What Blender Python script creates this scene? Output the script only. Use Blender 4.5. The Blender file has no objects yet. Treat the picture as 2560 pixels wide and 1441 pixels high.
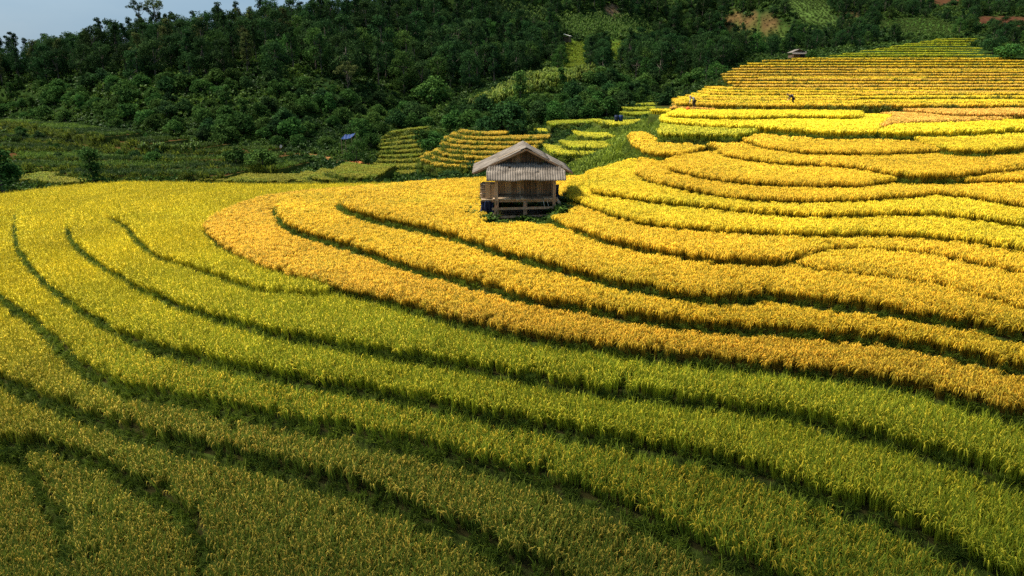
import bpy, bmesh, math, random
import numpy as np
from mathutils import Vector, Matrix, kdtree
from mathutils.geometry import tessellate_polygon

random.seed(7)
RNG = np.random.default_rng(11)
scene = bpy.context.scene
COL = scene.collection
R = math.radians

# ------------------------------------------------------------------ camera
CAM_H = 7.2
PITCH = R(16.13)
F = 1800.0            # focal length in pixels of the 2560-wide photograph
cam = bpy.data.cameras.new("camera")
cam.lens = F / 2560 * 36.0
cam.sensor_width = 36.0
cam.clip_end = 6000
cam.clip_start = 0.2
cam_o = bpy.data.objects.new("camera", cam)
COL.objects.link(cam_o)
cam_o.location = (0, 0, CAM_H)
cam_o.rotation_euler = (math.pi / 2 - PITCH, 0, 0)
scene.camera = cam_o

# ------------------------------------------------------------------ light
SUN_VEC = Vector((-0.50, 0.12, 0.85)).normalized()
world = bpy.data.worlds.new("World")
scene.world = world
world.use_nodes = True
wn = world.node_tree
bg = wn.nodes["Background"]
sky = wn.nodes.new("ShaderNodeTexSky")
sky.sky_type = 'NISHITA'
sky.sun_disc = False
sky.sun_elevation = math.asin(SUN_VEC.z)
sky.sun_rotation = math.atan2(SUN_VEC.x, SUN_VEC.y)
sky.air_density = 1.0
sky.dust_density = 2.5
sky.ozone_density = 1.5
# thin grey-blue cloud veil over the sky
tcw = wn.nodes.new("ShaderNodeTexCoord"); nzw = wn.nodes.new("ShaderNodeTexNoise")
nzw.inputs["Scale"].default_value = 2.2; nzw.inputs["Detail"].default_value = 7
mpw = wn.nodes.new("ShaderNodeMapping"); mpw.inputs["Scale"].default_value = (1, 1, 3.5)
wn.links.new(tcw.outputs["Generated"], mpw.inputs[0]); wn.links.new(mpw.outputs[0], nzw.inputs[0])
mrw = wn.nodes.new("ShaderNodeMapRange"); mrw.inputs[1].default_value = .35; mrw.inputs[2].default_value = .7; mrw.inputs[3].default_value = .68; mrw.inputs[4].default_value = .95
wn.links.new(nzw.outputs[0], mrw.inputs[0])
mxw = wn.nodes.new("ShaderNodeMix"); mxw.data_type = 'RGBA'
wn.links.new(mrw.outputs[0], mxw.inputs[0]); wn.links.new(sky.outputs[0], mxw.inputs[6])
mxw.inputs[7].default_value = (1.35, 2.15, 2.95, 1)
wn.links.new(mxw.outputs[2], bg.inputs[0])
bg.inputs[1].default_value = 0.09
sl = bpy.data.lights.new("sun", 'SUN')
sl.energy = 4.2
sl.angle = R(9)
sl.color = (1.0, 0.93, 0.80)
sun = bpy.data.objects.new("sun", sl)
COL.objects.link(sun)
sun.location = (-200, 80, 300)
sun.rotation_euler = SUN_VEC.to_track_quat('Z', 'Y').to_euler()

scene.view_settings.view_transform = 'Standard'
scene.view_settings.look = 'None'
scene.view_settings.gamma = 1.0
scene.view_settings.use_curve_mapping = False
scene.view_settings.exposure = 1.12
cy = scene.cycles
cy.max_bounces = 5
cy.diffuse_bounces = 3
cy.glossy_bounces = 2
cy.transmission_bounces = 3
cy.transparent_max_bounces = 6
cy.caustics_reflective = False
cy.caustics_refractive = False
cy.use_denoising = False
cy.sample_clamp_indirect = 4.0

# ------------------------------------------------------------------ helpers
FWD = np.array([0, math.cos(PITCH), -math.sin(PITCH)])
UPV = np.array([0, math.sin(PITCH), math.cos(PITCH)])

def ray(px, py):
    px = np.asarray(px, float); py = np.asarray(py, float)
    u = (px - 1280) / F; v = -(py - 720.5) / F
    return np.stack([u, FWD[1] + v * UPV[1], FWD[2] + v * UPV[2]], -1)

def at_z(pts, z):
    """where the sight lines of the given photo points meet the level plane z: plan (x, y)"""
    p = np.asarray(pts, float)
    d = ray(p[:, 0], p[:, 1])
    t = (z - CAM_H) / d[:, 2]
    return d[:, :2] * t[:, None]

def at_d(px, py, y):
    """point of a sight line at forward distance y"""
    d = ray(px, py)
    t = y / d[1]
    return np.array([d[0] * t, y, CAM_H + d[2] * t])

def z_for(py, y):
    d = ray(1280, py)
    return CAM_H + d[2] / d[1] * y

def resample(pts, step):
    pts = np.asarray(pts, float)
    seg = np.linalg.norm(np.diff(pts, axis=0), axis=1)
    s = np.concatenate([[0], np.cumsum(seg)])
    n = max(2, int(s[-1] / step) + 1)
    q = np.linspace(0, s[-1], n)
    return np.stack([np.interp(q, s, pts[:, i]) for i in range(pts.shape[1])], -1)

def smooth(pts, n=2):
    pts = np.asarray(pts, float)
    for _ in range(n):           # Chaikin corner cutting, ends kept
        a = pts[:-1] * .75 + pts[1:] * .25
        b = pts[:-1] * .25 + pts[1:] * .75
        mid = np.empty((len(a) * 2, pts.shape[1])); mid[0::2] = a; mid[1::2] = b
        pts = np.concatenate([pts[:1], mid, pts[-1:]])
    return pts

def in_poly(P, poly):
    x = P[:, 0]; y = P[:, 1]
    lo = poly.min(0); hi = poly.max(0)
    out = np.zeros(len(P), bool)
    idx = np.where((x >= lo[0]) & (x <= hi[0]) & (y >= lo[1]) & (y <= hi[1]))[0]
    if not len(idx):
        return out
    x = x[idx]; y = y[idx]; c = np.zeros(len(idx), bool)
    j = len(poly) - 1
    for i in range(len(poly)):
        xi, yi = poly[i]; xj, yj = poly[j]
        if yi != yj:
            c ^= ((yi > y) != (yj > y)) & (x < (xj - xi) * (y - yi) / (yj - yi) + xi)
        j = i
    out[idx] = c
    return out

def noise2(x, y, s, seed=0):
    """cheap smooth value noise in -1..1"""
    x = np.asarray(x, float) / s + 37.1 * seed + 500; y = np.asarray(y, float) / s + 11.7 * seed + 500
    xi = np.floor(x).astype(np.int64); yi = np.floor(y).astype(np.int64)
    fx = x - xi; fy = y - yi
    fx = fx * fx * (3 - 2 * fx); fy = fy * fy * (3 - 2 * fy)
    def h(a, b):
        n = (a * 374761393 + b * 668265263 + seed * 974711) & 0x7fffffff
        n = ((n ^ (n >> 13)) * 1274126177) & 0x7fffffff
        return ((n ^ (n >> 16)) & 0xffff) / 32767.5 - 1
    return (h(xi, yi) * (1 - fx) + h(xi + 1, yi) * fx) * (1 - fy) + (h(xi, yi + 1) * (1 - fx) + h(xi + 1, yi + 1) * fx) * fy

def mesh_np(name, V, Fq, mat=None, attrs=None, smooth_shade=False):
    """mesh from arrays; Fq is (n,4) or (n,3)"""
    V = np.asarray(V, np.float32); Fq = np.asarray(Fq, np.int32)
    m = bpy.data.meshes.new(name)
    k = Fq.shape[1]
    m.vertices.add(len(V)); m.vertices.foreach_set("co", V.ravel())
    m.loops.add(Fq.size); m.loops.foreach_set("vertex_index", Fq.ravel())
    m.polygons.add(len(Fq)); m.polygons.foreach_set("loop_start", np.arange(0, Fq.size, k, dtype=np.int32))
    if smooth_shade:
        m.polygons.foreach_set("use_smooth", np.ones(len(Fq), bool))
    for an, (typ, dom, data) in (attrs or {}).items():
        a = m.attributes.new(an, typ, dom)
        key = {"FLOAT": "value", "INT": "value", "FLOAT_VECTOR": "vector", "FLOAT_COLOR": "color"}[typ]
        a.data.foreach_set(key, np.asarray(data, np.int32 if typ == "INT" else np.float32).ravel())
    m.update(calc_edges=True)
    if mat: m.materials.append(mat)
    return m

def link(name, data, parent=None, loc=None):
    o = bpy.data.objects.new(name, data)
    COL.objects.link(o)
    if parent: o.parent = parent
    if loc is not None: o.location = loc
    return o

def tag(o, label=None, cat=None, group=None, kind=None):
    if label: o["label"] = label
    if cat: o["category"] = cat
    if group: o["group"] = group
    if kind: o["kind"] = kind
    return o

class MB:
    """collects boxes, bars and tubes into one mesh"""
    def __init__(self): self.V = []; self.Fc = []
    def add(self, V, Fc):
        b = len(self.V); self.V += [tuple(v) for v in V]; self.Fc += [tuple(b + i for i in f) for f in Fc]
    def box(self, c, s, M=None, jit=0):
        hx, hy, hz = s[0] / 2, s[1] / 2, s[2] / 2
        V = [Vector((x * hx, y * hy, z * hz)) for x in (-1, 1) for y in (-1, 1) for z in (-1, 1)]
        if jit: V = [v + Vector((random.uniform(-jit, jit), random.uniform(-jit, jit), random.uniform(-jit, jit))) for v in V]
        if M is not None: V = [M @ v for v in V]
        V = [v + Vector(c) for v in V]
        self.add(V, [(0, 1, 3, 2), (4, 6, 7, 5), (0, 4, 5, 1), (2, 3, 7, 6), (0, 2, 6, 4), (1, 5, 7, 3)])
    def bar(self, a, b, w, h, jit=0):
        a = Vector(a); b = Vector(b); d = b - a
        q = d.to_track_quat('X', 'Z').to_matrix()
        self.box((a + b) / 2, (d.length, w, h), q, jit)
    def tube(self, pts, rad, n=8, cap=True):
        pts = [Vector(p) for p in pts]
        if not hasattr(rad, '__len__'): rad = [rad] * len(pts)
        V = []; Fc = []
        for i, p in enumerate(pts):
            d = (pts[min(i + 1, len(pts) - 1)] - pts[max(i - 1, 0)]).normalized()
            u = d.orthogonal().normalized() if i == 0 else (u - d * u.dot(d)).normalized()
            w = d.cross(u)
            for k in range(n):
                a = 2 * math.pi * k / n
                V.append(p + (u * math.cos(a) + w * math.sin(a)) * rad[i])
        for i in range(len(pts) - 1):
            for k in range(n):
                Fc.append((i * n + k, i * n + (k + 1) % n, (i + 1) * n + (k + 1) % n, (i + 1) * n + k))
        if cap:
            Fc.append(tuple(range(n - 1, -1, -1))); Fc.append(tuple((len(pts) - 1) * n + k for k in range(n)))
        self.add(V, Fc)
    def build(self, name, mat, parent=None, loc=None, smooth_shade=False, bevel=0):
        m = bpy.data.meshes.new(name); m.from_pydata(self.V, [], self.Fc); m.update()
        bm = bmesh.new(); bm.from_mesh(m); bmesh.ops.recalc_face_normals(bm, faces=bm.faces)
        if bevel: bmesh.ops.bevel(bm, geom=list(bm.edges), offset=bevel, segments=1, affect='EDGES')
        bm.to_mesh(m); bm.free()
        if smooth_shade:
            for p in m.polygons: p.use_smooth = True
        m.materials.append(mat)
        return link(name, m, parent, loc)

# ------------------------------------------------------------------ materials
def nodes_of(m):
    m.use_nodes = True
    nt = m.node_tree
    return nt, nt.nodes["Principled BSDF"], nt.nodes["Material Output"]

def N(nt, typ, **kw):
    n = nt.nodes.new(typ)
    for k, v in kw.items(): setattr(n, k, v)
    return n

def ramp(nt, fac, stops):
    r = N(nt, "ShaderNodeValToRGB")
    e = r.color_ramp.elements
    e[0].position, e[0].color = stops[0][0], (*stops[0][1], 1)
    e[1].position, e[1].color = stops[-1][0], (*stops[-1][1], 1)
    for p, c in stops[1:-1]:
        x = e.new(p); x.color = (*c, 1)
    nt.links.new(fac, r.inputs[0])
    return r.outputs[0]

def leafy_shader(nt, out, color, trans=0.35, rough=0.6, spec=0.1):
    b = nt.nodes["Principled BSDF"]
    b.inputs["Roughness"].default_value = rough
    b.inputs["Specular IOR Level"].default_value = spec
    nt.links.new(color, b.inputs["Base Color"])
    t = N(nt, "ShaderNodeBsdfTranslucent"); nt.links.new(color, t.inputs[0])
    mx = N(nt, "ShaderNodeMixShader"); mx.inputs[0].default_value = trans
    nt.links.new(b.outputs[0], mx.inputs[1]); nt.links.new(t.outputs[0], mx.inputs[2])
    nt.links.new(mx.outputs[0], out.inputs[0])

def mat_plant(name, trans=0.3, sat=1.0):
    """plants scattered in masses: two tints per plant from the scatter, part 0 leaf / part 1 ear"""
    m = bpy.data.materials.new(name); nt, b, out = nodes_of(m)
    t1 = N(nt, "ShaderNodeAttribute", attribute_type='INSTANCER', attribute_name='tint')
    t2 = N(nt, "ShaderNodeAttribute", attribute_type='INSTANCER', attribute_name='tint2')
    k = N(nt, "ShaderNodeAttribute", attribute_type='GEOMETRY', attribute_name='part')
    j = N(nt, "ShaderNodeAttribute", attribute_type='GEOMETRY', attribute_name='jit')
    mx = N(nt, "ShaderNodeMix", data_type='RGBA')
    nt.links.new(k.outputs["Fac"], mx.inputs[0]); nt.links.new(t2.outputs["Color"], mx.inputs[6]); nt.links.new(t1.outputs["Color"], mx.inputs[7])
    hsv = N(nt, "ShaderNodeHueSaturation")
    mr = N(nt, "ShaderNodeMapRange"); mr.inputs[3].default_value = 0.45; mr.inputs[4].default_value = 1.45
    nt.links.new(j.outputs["Fac"], mr.inputs[0]); nt.links.new(mr.outputs[0], hsv.inputs["Value"])
    mh = N(nt, "ShaderNodeMapRange"); mh.inputs[3].default_value = 0.515; mh.inputs[4].default_value = 0.488
    nt.links.new(j.outputs["Fac"], mh.inputs[0]); nt.links.new(mh.outputs[0], hsv.inputs["Hue"])
    nt.links.new(mx.outputs[2], hsv.inputs["Color"])
    leafy_shader(nt, out, hsv.outputs[0], trans, 0.6, 0.12)
    return m

def mat_crown(name, dark, light, trans=0.25):
    m = bpy.data.materials.new(name); nt, b, out = nodes_of(m)
    j = N(nt, "ShaderNodeAttribute", attribute_type='GEOMETRY', attribute_name='jit')
    oi = N(nt, "ShaderNodeObjectInfo")
    c = ramp(nt, j.outputs["Fac"], [(0, dark), (1, light)])
    hsv = N(nt, "ShaderNodeHueSaturation")
    mr = N(nt, "ShaderNodeMapRange"); mr.inputs[3].default_value = 0.65; mr.inputs[4].default_value = 1.4
    nt.links.new(oi.outputs["Random"], mr.inputs[0]); nt.links.new(mr.outputs[0], hsv.inputs["Value"])
    mh = N(nt, "ShaderNodeMapRange"); mh.inputs[3].default_value = 0.485; mh.inputs[4].default_value = 0.52
    w = N(nt, "ShaderNodeMath", operation='FRACT'); w2 = N(nt, "ShaderNodeMath", operation='MULTIPLY'); w2.inputs[1].default_value = 7.31
    nt.links.new(oi.outputs["Random"], w2.inputs[0]); nt.links.new(w2.outputs[0], w.inputs[0]); nt.links.new(w.outputs[0], mh.inputs[0])
    nt.links.new(mh.outputs[0], hsv.inputs["Hue"])
    nt.links.new(c, hsv.inputs["Color"])
    leafy_shader(nt, out, hsv.outputs[0], trans, 0.8, 0.03)
    return m

def mat_noise(name, stops, scale=3.0, rough=0.85, bump=0.3, stretch=(1, 1, 1), detail=8, coord='Object', bscale=None):
    m = bpy.data.materials.new(name); nt, b, out = nodes_of(m)
    tc = N(nt, "ShaderNodeTexCoord"); mp = N(nt, "ShaderNodeMapping"); mp.inputs["Scale"].default_value = stretch
    nt.links.new(tc.outputs[coord], mp.inputs[0])
    nz = N(nt, "ShaderNodeTexNoise"); nz.inputs["Scale"].default_value = scale; nz.inputs["Detail"].default_value = detail
    nz.inputs["Roughness"].default_value = 0.65
    nt.links.new(mp.outputs[0], nz.inputs[0])
    c = ramp(nt, nz.outputs[0], stops)
    nt.links.new(c, b.inputs["Base Color"])
    b.inputs["Roughness"].default_value = rough; b.inputs["Specular IOR Level"].default_value = 0.2 if rough < .94 else 0.0
    if bump:
        bp = N(nt, "ShaderNodeBump"); bp.inputs["Strength"].default_value = bump; bp.inputs["Distance"].default_value = 0.05
        n2 = N(nt, "ShaderNodeTexNoise"); n2.inputs["Scale"].default_value = bscale or scale * 4; n2.inputs["Detail"].default_value = 6
        nt.links.new(mp.outputs[0], n2.inputs[0]); nt.links.new(n2.outputs[0], bp.inputs["Height"])
        nt.links.new(bp.outputs[0], b.inputs["Normal"])
    return m

M_RICE = mat_plant("rice_leaf", 0.27)
M_GRASS = mat_plant("bank_grass_leaf", 0.3)
M_BANK = mat_noise("bank_earth", [(0.3, (0.035, 0.028, 0.012)), (0.5, (0.045, 0.06, 0.012)), (0.7, (0.07, 0.10, 0.015))], 2.5, 0.95, 0.5)
M_PADDY = mat_noise("paddy_mud", [(0.3, (0.022, 0.020, 0.008)), (0.7, (0.045, 0.042, 0.012))], 2.0, 0.95, 0.4)
M_SOIL = mat_noise("garden_soil", [(0.35, (0.025, 0.022, 0.008)), (0.55, (0.07, 0.033, 0.014)), (0.7, (0.03, 0.035, 0.010))], 0.35, 0.95, 0.4)
M_CROWN_DARK = mat_crown("leaf_dark_evergreen", (0.009, 0.027, 0.010), (0.038, 0.082, 0.020))
M_CROWN_MID = mat_crown("leaf_mid_green", (0.018, 0.050, 0.011), (0.062, 0.125, 0.023))
M_CROWN_OLIVE = mat_crown("leaf_olive", (0.035, 0.055, 0.016), (0.105, 0.125, 0.035))
M_BARK = mat_noise("bark", [(0.3, (0.05, 0.04, 0.03)), (0.7, (0.16, 0.13, 0.10))], 4.0, 0.9, 0.5, (1, 1, 0.3))
M_WOOD = mat_noise("weathered_planks", [(0.25, (0.055, 0.033, 0.019)), (0.5, (0.16, 0.105, 0.062)), (0.75, (0.29, 0.21, 0.13))], 3.0, 0.85, 0.4, (6, 6, 0.6))
M_WOOD_DARK = mat_noise("dark_planks", [(0.3, (0.035, 0.022, 0.014)), (0.7, (0.13, 0.085, 0.05))], 3.0, 0.9, 0.4, (7, 7, 0.6))
M_DECK = mat_noise("worn_deck_boards", [(0.25, (0.13, 0.085, 0.05)), (0.7, (0.42, 0.31, 0.19))], 3.0, 0.8, 0.35, (6, 1.2, 6))
M_POST = mat_noise("post_timber", [(0.25, (0.11, 0.065, 0.038)), (0.7, (0.36, 0.23, 0.14))], 3.0, 0.85, 0.35, (6, 6, 0.7))
M_SHEET = mat_noise("fibre_cement_sheet", [(0.30, (0.045, 0.036, 0.028)), (0.44, (0.125, 0.104, 0.083)), (0.56, (0.19, 0.160, 0.130)), (0.74, (0.29, 0.25, 0.205))], 1.6, 0.9, 0.3, (1, 1.6, 1), 12)
M_BLUE = mat_noise("blue_tarp", [(0.3, (0.005, 0.009, 0.026)), (0.7, (0.014, 0.026, 0.075))], 5.0, 0.55, 0.4)
M_BLUE_BRIGHT = mat_noise("bright_blue_sheet", [(0.3, (0.004, 0.016, 0.075)), (0.7, (0.01, 0.045, 0.17))], 2.0, 0.5, 0.2)
# ------------------------------------------------------------------ terraces
# each terrace: the level of its ground, its lip as sight lines of the photo, and how it closes on the uphill side.
# a lip is found where its sight lines meet the level z, so every terrace is level and has its true distance.
SLABS = []
def slab(z, lip, close, tint, wall=1.6, ext=10, name='near', extdir=None, smooth_n=2, plan=False):
    L = smooth(at_z(lip, z) if not plan else np.asarray(lip, float), smooth_n)
    if ext:
        d = L[-1] - L[-3]; d /= np.linalg.norm(d)
        L = np.concatenate([L, [L[-1] + d * ext * .5, L[-1] + d * ext]])
    L = resample(L, 0.35 if name == 'near' else (0.7 if name in ('mid', 'back') else 1.5))
    C = []
    for c in close:
        if len(c) == 3: C.append((c[1], c[2]))
        else: C.append(tuple(at_z([c], z)[0]))
    if len(C) > 2: C = [tuple(p) for p in resample(smooth(np.array(C), 1), 1.5)]
    poly = np.concatenate([L, np.array(C).reshape(-1, 2)])
    SLABS.append(dict(z=z, lip=L, poly=poly, tint=tint, wall=wall, name=name, nl=len(L)))
    return SLABS[-1]
P = lambda x, y: ('p', x, y)

E2 = [(850,515),(853,527),(880,540),(941,559),(1046,580),(1152,608),(1257,643),(1363,675),(1468,703),(1573,728),(1700,754),(1800,762),(1885,757),(1899,746),(1940,754),(2012,764),(2152,782),(2293,803),(2433,827),(2560,859)]
E3 = [(692,522),(695,545),(715,572),(745,590),(800,606),(905,636),(1011,675),(1116,703),(1222,728),(1310,757),(1398,773),(1503,787),(1556,804),(1660,822),(1765,827),(1885,834),(2012,845),(2152,855),(2258,870),(2363,894),(2469,919),(2560,943)]
E4 = [(513,588),(527,606),(560,632),(598,655),(668,687),(738,708),(800,722),(941,756),(1081,795),(1222,837),(1363,861),(1503,879),(1609,897),(1700,907),(1810,919),(1960,934),(2111,949),(2223,968),(2336,998),(2449,1028),(2560,1061)]
E4b = [(274,555),(316,571),(334,595),(369,634),(411,662),(457,675),(527,697),(591,722),(668,743),(738,752),(790,757)]
E5 = [(172,571),(183,606),(211,637),(264,676),(316,701),(352,729),(422,757),(527,796),(633,827),(703,848),(809,863),(941,886),(1046,905),(1152,922),(1213,934),(1326,953),(1438,979),(1551,994),(1660,1005),(1773,1018),(1885,1035),(1998,1053),(2111,1084),(2223,1114),(2336,1148),(2449,1185),(2560,1223)]
E6 = [(46,540),(46,606),(63,648),(105,697),(158,746),(211,785),(281,827),(352,862),(457,894),(563,919),(676,941),(800,970),(950,988),(1063,1016),(1176,1039),(1288,1061),(1401,1084),(1513,1107),(1626,1129),(1773,1159),(1885,1187),(1998,1232),(2111,1268),(2223,1309),(2336,1362),(2449,1418),(2520,1460)]
E7 = [(-240,545),(-250,580),(-150,650),(0,746),(70,796),(123,834),(176,893),(225,938),(282,968),(375,992),(488,1013),(601,1039),(713,1061),(807,1082),(885,1080),(913,1101),(1025,1121),(1138,1152),(1251,1178),(1363,1212),(1476,1249),(1589,1298),(1664,1332),(1735,1373),(1810,1403),(1885,1435),(1960,1470)]
E8 = [(-330,580),(-420,620),(-400,720),(-200,870),(0,953),(56,979),(150,1024),(263,1061),(338,1092),(413,1110),(526,1137),(638,1159),(751,1193),(800,1208),(913,1238),(1007,1276),(1100,1317),(1176,1347),(1251,1388),(1326,1428),(1420,1480)]
E9 = [(-560,640),(-700,800),(-500,1010),(-200,1095),(0,1116),(113,1122),(188,1140),(263,1170),(319,1204),(394,1245),(451,1283),(500,1339),(527,1388),(530,1441),(525,1520)]
E10 = [(20,1128),(56,1142),(75,1185),(120,1238),(156,1294),(172,1332),(174,1388),(170,1441),(160,1540)]

slab(-5.1, [(-900,1000),(-900,1500),(-900,2300)], [(1400,2600),P(25,6),P(25,12),(700,1400),(100,1124)], 'olive', ext=0)
slab(-4.6, E10, [(300,1900),(900,2300),P(10,9),(1500,1350),(600,1150),(120,1127)], 'olive', ext=0)
slab(-4.1, E9, [(700,1800),(1500,2100),P(16,10),(1500,1250),(900,1000),(400,700),(100,560),(-300,560)], 'olive', ext=0)
slab(-3.5, E8, [P(14,11),P(24,14),P(30,26),(1500,700),(1000,486),(600,486),(250,492),(100,506),(-100,536)], 'olive', ext=4)
slab(-2.9, E7, [P(22,13),P(34,20),P(34,40),(1300,480),(1000,478),(700,480),(420,470),(300,470),(200,476),(100,490),(0,502),(-100,522)], 'olivelime', ext=4)
slab(-2.3, E6, [P(30,16),P(40,22),P(40,45),(1300,476),(1000,476),(700,480),(400,472),(250,484),(160,500),(100,516),(60,532)], 'lime', ext=4)
slab(-1.7, E5, [P(50,24),P(50,50),(1300,476),(1000,477),(800,481),(600,481),(400,489),(250,509),(188,542)], 'lime', ext=8)
slab(-1.38, E4b, [(860,745),(1000,640),(1000,478),(700,492),(500,500),(380,516),(300,535)], 'lime', ext=0)
slab(-1.1, E4, [P(50,26),P(50,52),(1300,470),(1100,468),(1000,476),(850,487),(700,500),(600,528),(530,566)], 'orange', ext=8)
slab(-0.55, E3, [P(50,28),P(50,55),(1300,466),(1100,468),(1000,478),(850,492),(760,500),(702,512)], 'gold', ext=8)
slab(0.0, E2, [P(50,30),P(50,58),(1420,462),(1300,460),(1210,462),(1100,470),(1000,478),(920,488),(868,500)], 'gold', ext=8)
slab(0.2, [(2003,664),(1999,678),(2006,692),(2082,701),(2187,711),(2328,732),(2469,771),(2560,803)], [P(40,30),P(40,45),(2300,600),(2060,630)], 'gold', ext=8)
BL = [(1425,478),(1470,452),(1540,428),(1600,411),(1660,404)]
E1 = [(1372,556),(1420,580),(1500,615),(1580,637),(1660,650),(1765,669),(1871,673),(1970,675),(1998,660),(2047,648),(2117,644),(2222,648),(2328,658),(2433,683),(2560,711)]
U1 = [(1418,512),(1480,535),(1538,558),(1609,578),(1660,584),(1765,594),(1906,603),(2047,609),(2187,606),(2328,612),(2433,627),(2560,652)]
U2 = [(1482,498),(1560,510),(1660,525),(1765,537),(1871,551),(1976,559),(2082,561),(2222,555),(2328,555),(2433,565),(2560,583)]
U3 = [(1590,450),(1620,465),(1660,479),(1765,502),(1871,516),(1976,522),(2082,520),(2187,515),(2293,508),(2345,501),(2433,515),(2560,537)]
U4 = [(1674,437),(1690,446),(1730,457),(1836,473),(1941,482),(2047,485),(2152,484),(2194,474)]
U5 = [(1794,387),(1800,396),(1818,405),(1906,419),(2012,428),(2117,433),(2152,438),(2205,450),(2258,459),(2363,459),(2469,449),(2560,434)]
U6 = [(1889,373),(1905,380),(1941,388),(2012,397),(2117,400),(2223,398),(2328,393),(2391,391)]
U7 = [(2258,353),(2280,363),(2310,373),(2363,389),(2434,397),(2504,390),(2560,383)]
FAR1 = [P(80,40),P(90,75)]
slab(0.42, E1, [P(50,32),P(70,60),P(12,56),*BL[::-1],(1415,495),(1385,535)], 'gold', ext=8, name='mid')
slab(0.75, U1, [P(55,34),P(70,60),P(12,56),*BL[::-1]], 'yellow', ext=8, name='mid')
slab(1.08, U2, [P(55,36),P(70,60),P(12,55),*BL[:0:-1]], 'yellow', ext=8, name='mid')
slab(1.40, U3, [P(55,40),P(70,60),P(12,54),*BL[:2:-1]], 'gold', ext=8, name='mid')
slab(1.72, U4, [P(30,38),P(60,46),P(60,62),P(18,58),(1800,395),(1720,405),(1665,420)], 'gold', ext=0, name='mid')
slab(2.05, U5, [P(55,44),P(70,64),P(14,60),(1760,372)], 'gold', ext=8, name='mid')
slab(2.4, U6, [(2440,380),P(40,60),P(20,62),(1850,362)], 'gold', ext=0, name='mid')
slab(2.6, U7, [P(60,56),P(60,70),(2250,340)], 'yellow', ext=8, name='mid')
# tongue of ripe rice at the edge of the green bank
slab(1.95, [(1572,352),(1580,372),(1606,393),(1650,404),(1700,402)], [(1760,385),(1700,378),(1655,372),(1630,356),(1610,345),(1590,344)], 'gold', ext=0, name='mid')
slab(2.75, [(1648,346),(1655,351),(1720,352),(1790,353),(1857,352),(1880,346)], [(1890,330),(1800,322),(1700,318),(1655,325)], 'limebright', ext=0, name='mid')
slab(3.05, [(1652,312),(1660,317),(1765,328),(1857,332),(1941,336),(2012,341),(2064,347),(2114,348),(2170,346),(2187,343),(2223,348),(2293,349),(2398,346),(2560,338)], [P(70,70),P(70,95),P(16,95),(1690,290),(1660,300)], 'yellow2', ext=8, name='mid')
slab(3.25, [(2196,336),(2205,327),(2258,320),(2363,318),(2469,313),(2560,309)], [P(70,75),P(70,95),P(40,95),(2240,300)], 'pink', ext=8, name='mid')
slab(3.45, [(1672,296),(1680,301),(1760,305),(1853,307),(1924,304),(2040,302),(2130,306),(2156,300)], [(2150,292),(1900,288),(1700,284)], 'yellow2', ext=0, name='mid')
slab(3.6, [(1676,281),(1720,285),(1800,285),(1900,281),(1990,277),(2060,278),(2187,281),(2328,292),(2381,299),(2469,300),(2560,300)], [P(80,82),P(80,110),P(20,110),(1700,272)], 'pink', ext=8, name='mid')

# narrow bands up the far slope
YD = np.array([[285,76],[272,83],[264,88],[243,102],[221,118],[204,132],[186,148],[165,168],[150,186],[140,200],[120,228],[97,262]], float)
LB = np.array([[283,1680],[262,1742],[238,1792],[222,1832],[205,1812],[190,1812],[172,1850],[159,1900],[152,1985],[147,2080]], float)
def y_to_d(y): return np.interp(-y, -YD[:, 0], YD[:, 1])
FAR = [(272,1705,2700,'gold'),(265,1725,2700,'yellow'),(258,1745,2150,'gold'),(252,1760,2700,'yellow'),(244,1778,2700,'gold'),(240.5,2080,2700,'pale'),(237,1792,2400,'yellow'),(230,1802,2700,'gold'),(222,1832,2700,'pale'),(214,1822,2700,'gold'),(206,1814,2700,'pale'),(202.5,1900,2350,'yellow'),(199,1812,2700,'gold'),(192,1812,2700,'pale'),(185,1822,2700,'gold'),(181,2150,2700,'yellow'),(178,1838,2700,'pale'),(171,1852,2700,'gold'),(164,1878,2700,'yellow'),(157,1912,2700,'gold'),(151,1990,2560,'yellow')]
for i, (y, xl, xr, tint) in enumerate(FAR):
    d = y_to_d(y); z = z_for(y, d)
    x0 = at_d(xl, y, d)[0]; x1 = at_d(xr, y, d)[0]
    xs = np.arange(x0, x1, 2.0)
    wob = noise2(xs, xs * 0 + d * .8, 60, 4) * d * .030 + noise2(xs, xs * 0 + i * 3.7, 16, i) * d * .012 + noise2(xs, xs * 0 + i, 5, i + 40) * .35
    lip = np.stack([xs, d + wob], -1)
    lip[:3, 1] += np.array([2.5, 1.2, .4])
    lip[-3:, 1] += np.array([.4, 1.2, 2.5]) if xr < 2700 else 0
    s = slab(z, lip, [P(x1, d + 26), P(x0 + 4 + (8 if y < 230 else 0), d + 24)], tint, wall=2.6, ext=0, name='far', plan=True, smooth_n=0)
    s['row'] = i
for i, (y, xl, xr) in enumerate([(143,2095,2530),(137,2130,2520),(131,2165,2505),(125,2205,2490),(118,2245,2472),(112,2285,2476),(106,2325,2480),(101,2355,2478)]):
    d = y_to_d(y); z = z_for(y, d)
    x0 = at_d(xl, y, d)[0]; x1 = at_d(xr, y, d)[0]
    xs = np.arange(x0, x1, 3.0)
    wob = noise2(xs, xs * 0 + i * 5.1, 18, i + 70) * 2.0
    lip = np.stack([xs, d + wob], -1); lip[:2, 1] += np.array([4, 1.5]); lip[-2:, 1] += np.array([1.5, 5])
    slab(z, lip, [P(x1 - 1, d + 22), P(x0 + 8, d + 22)], 'limefar', wall=3, ext=0, name='far', plan=True, smooth_n=0)['row'] = 100 + i

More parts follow.
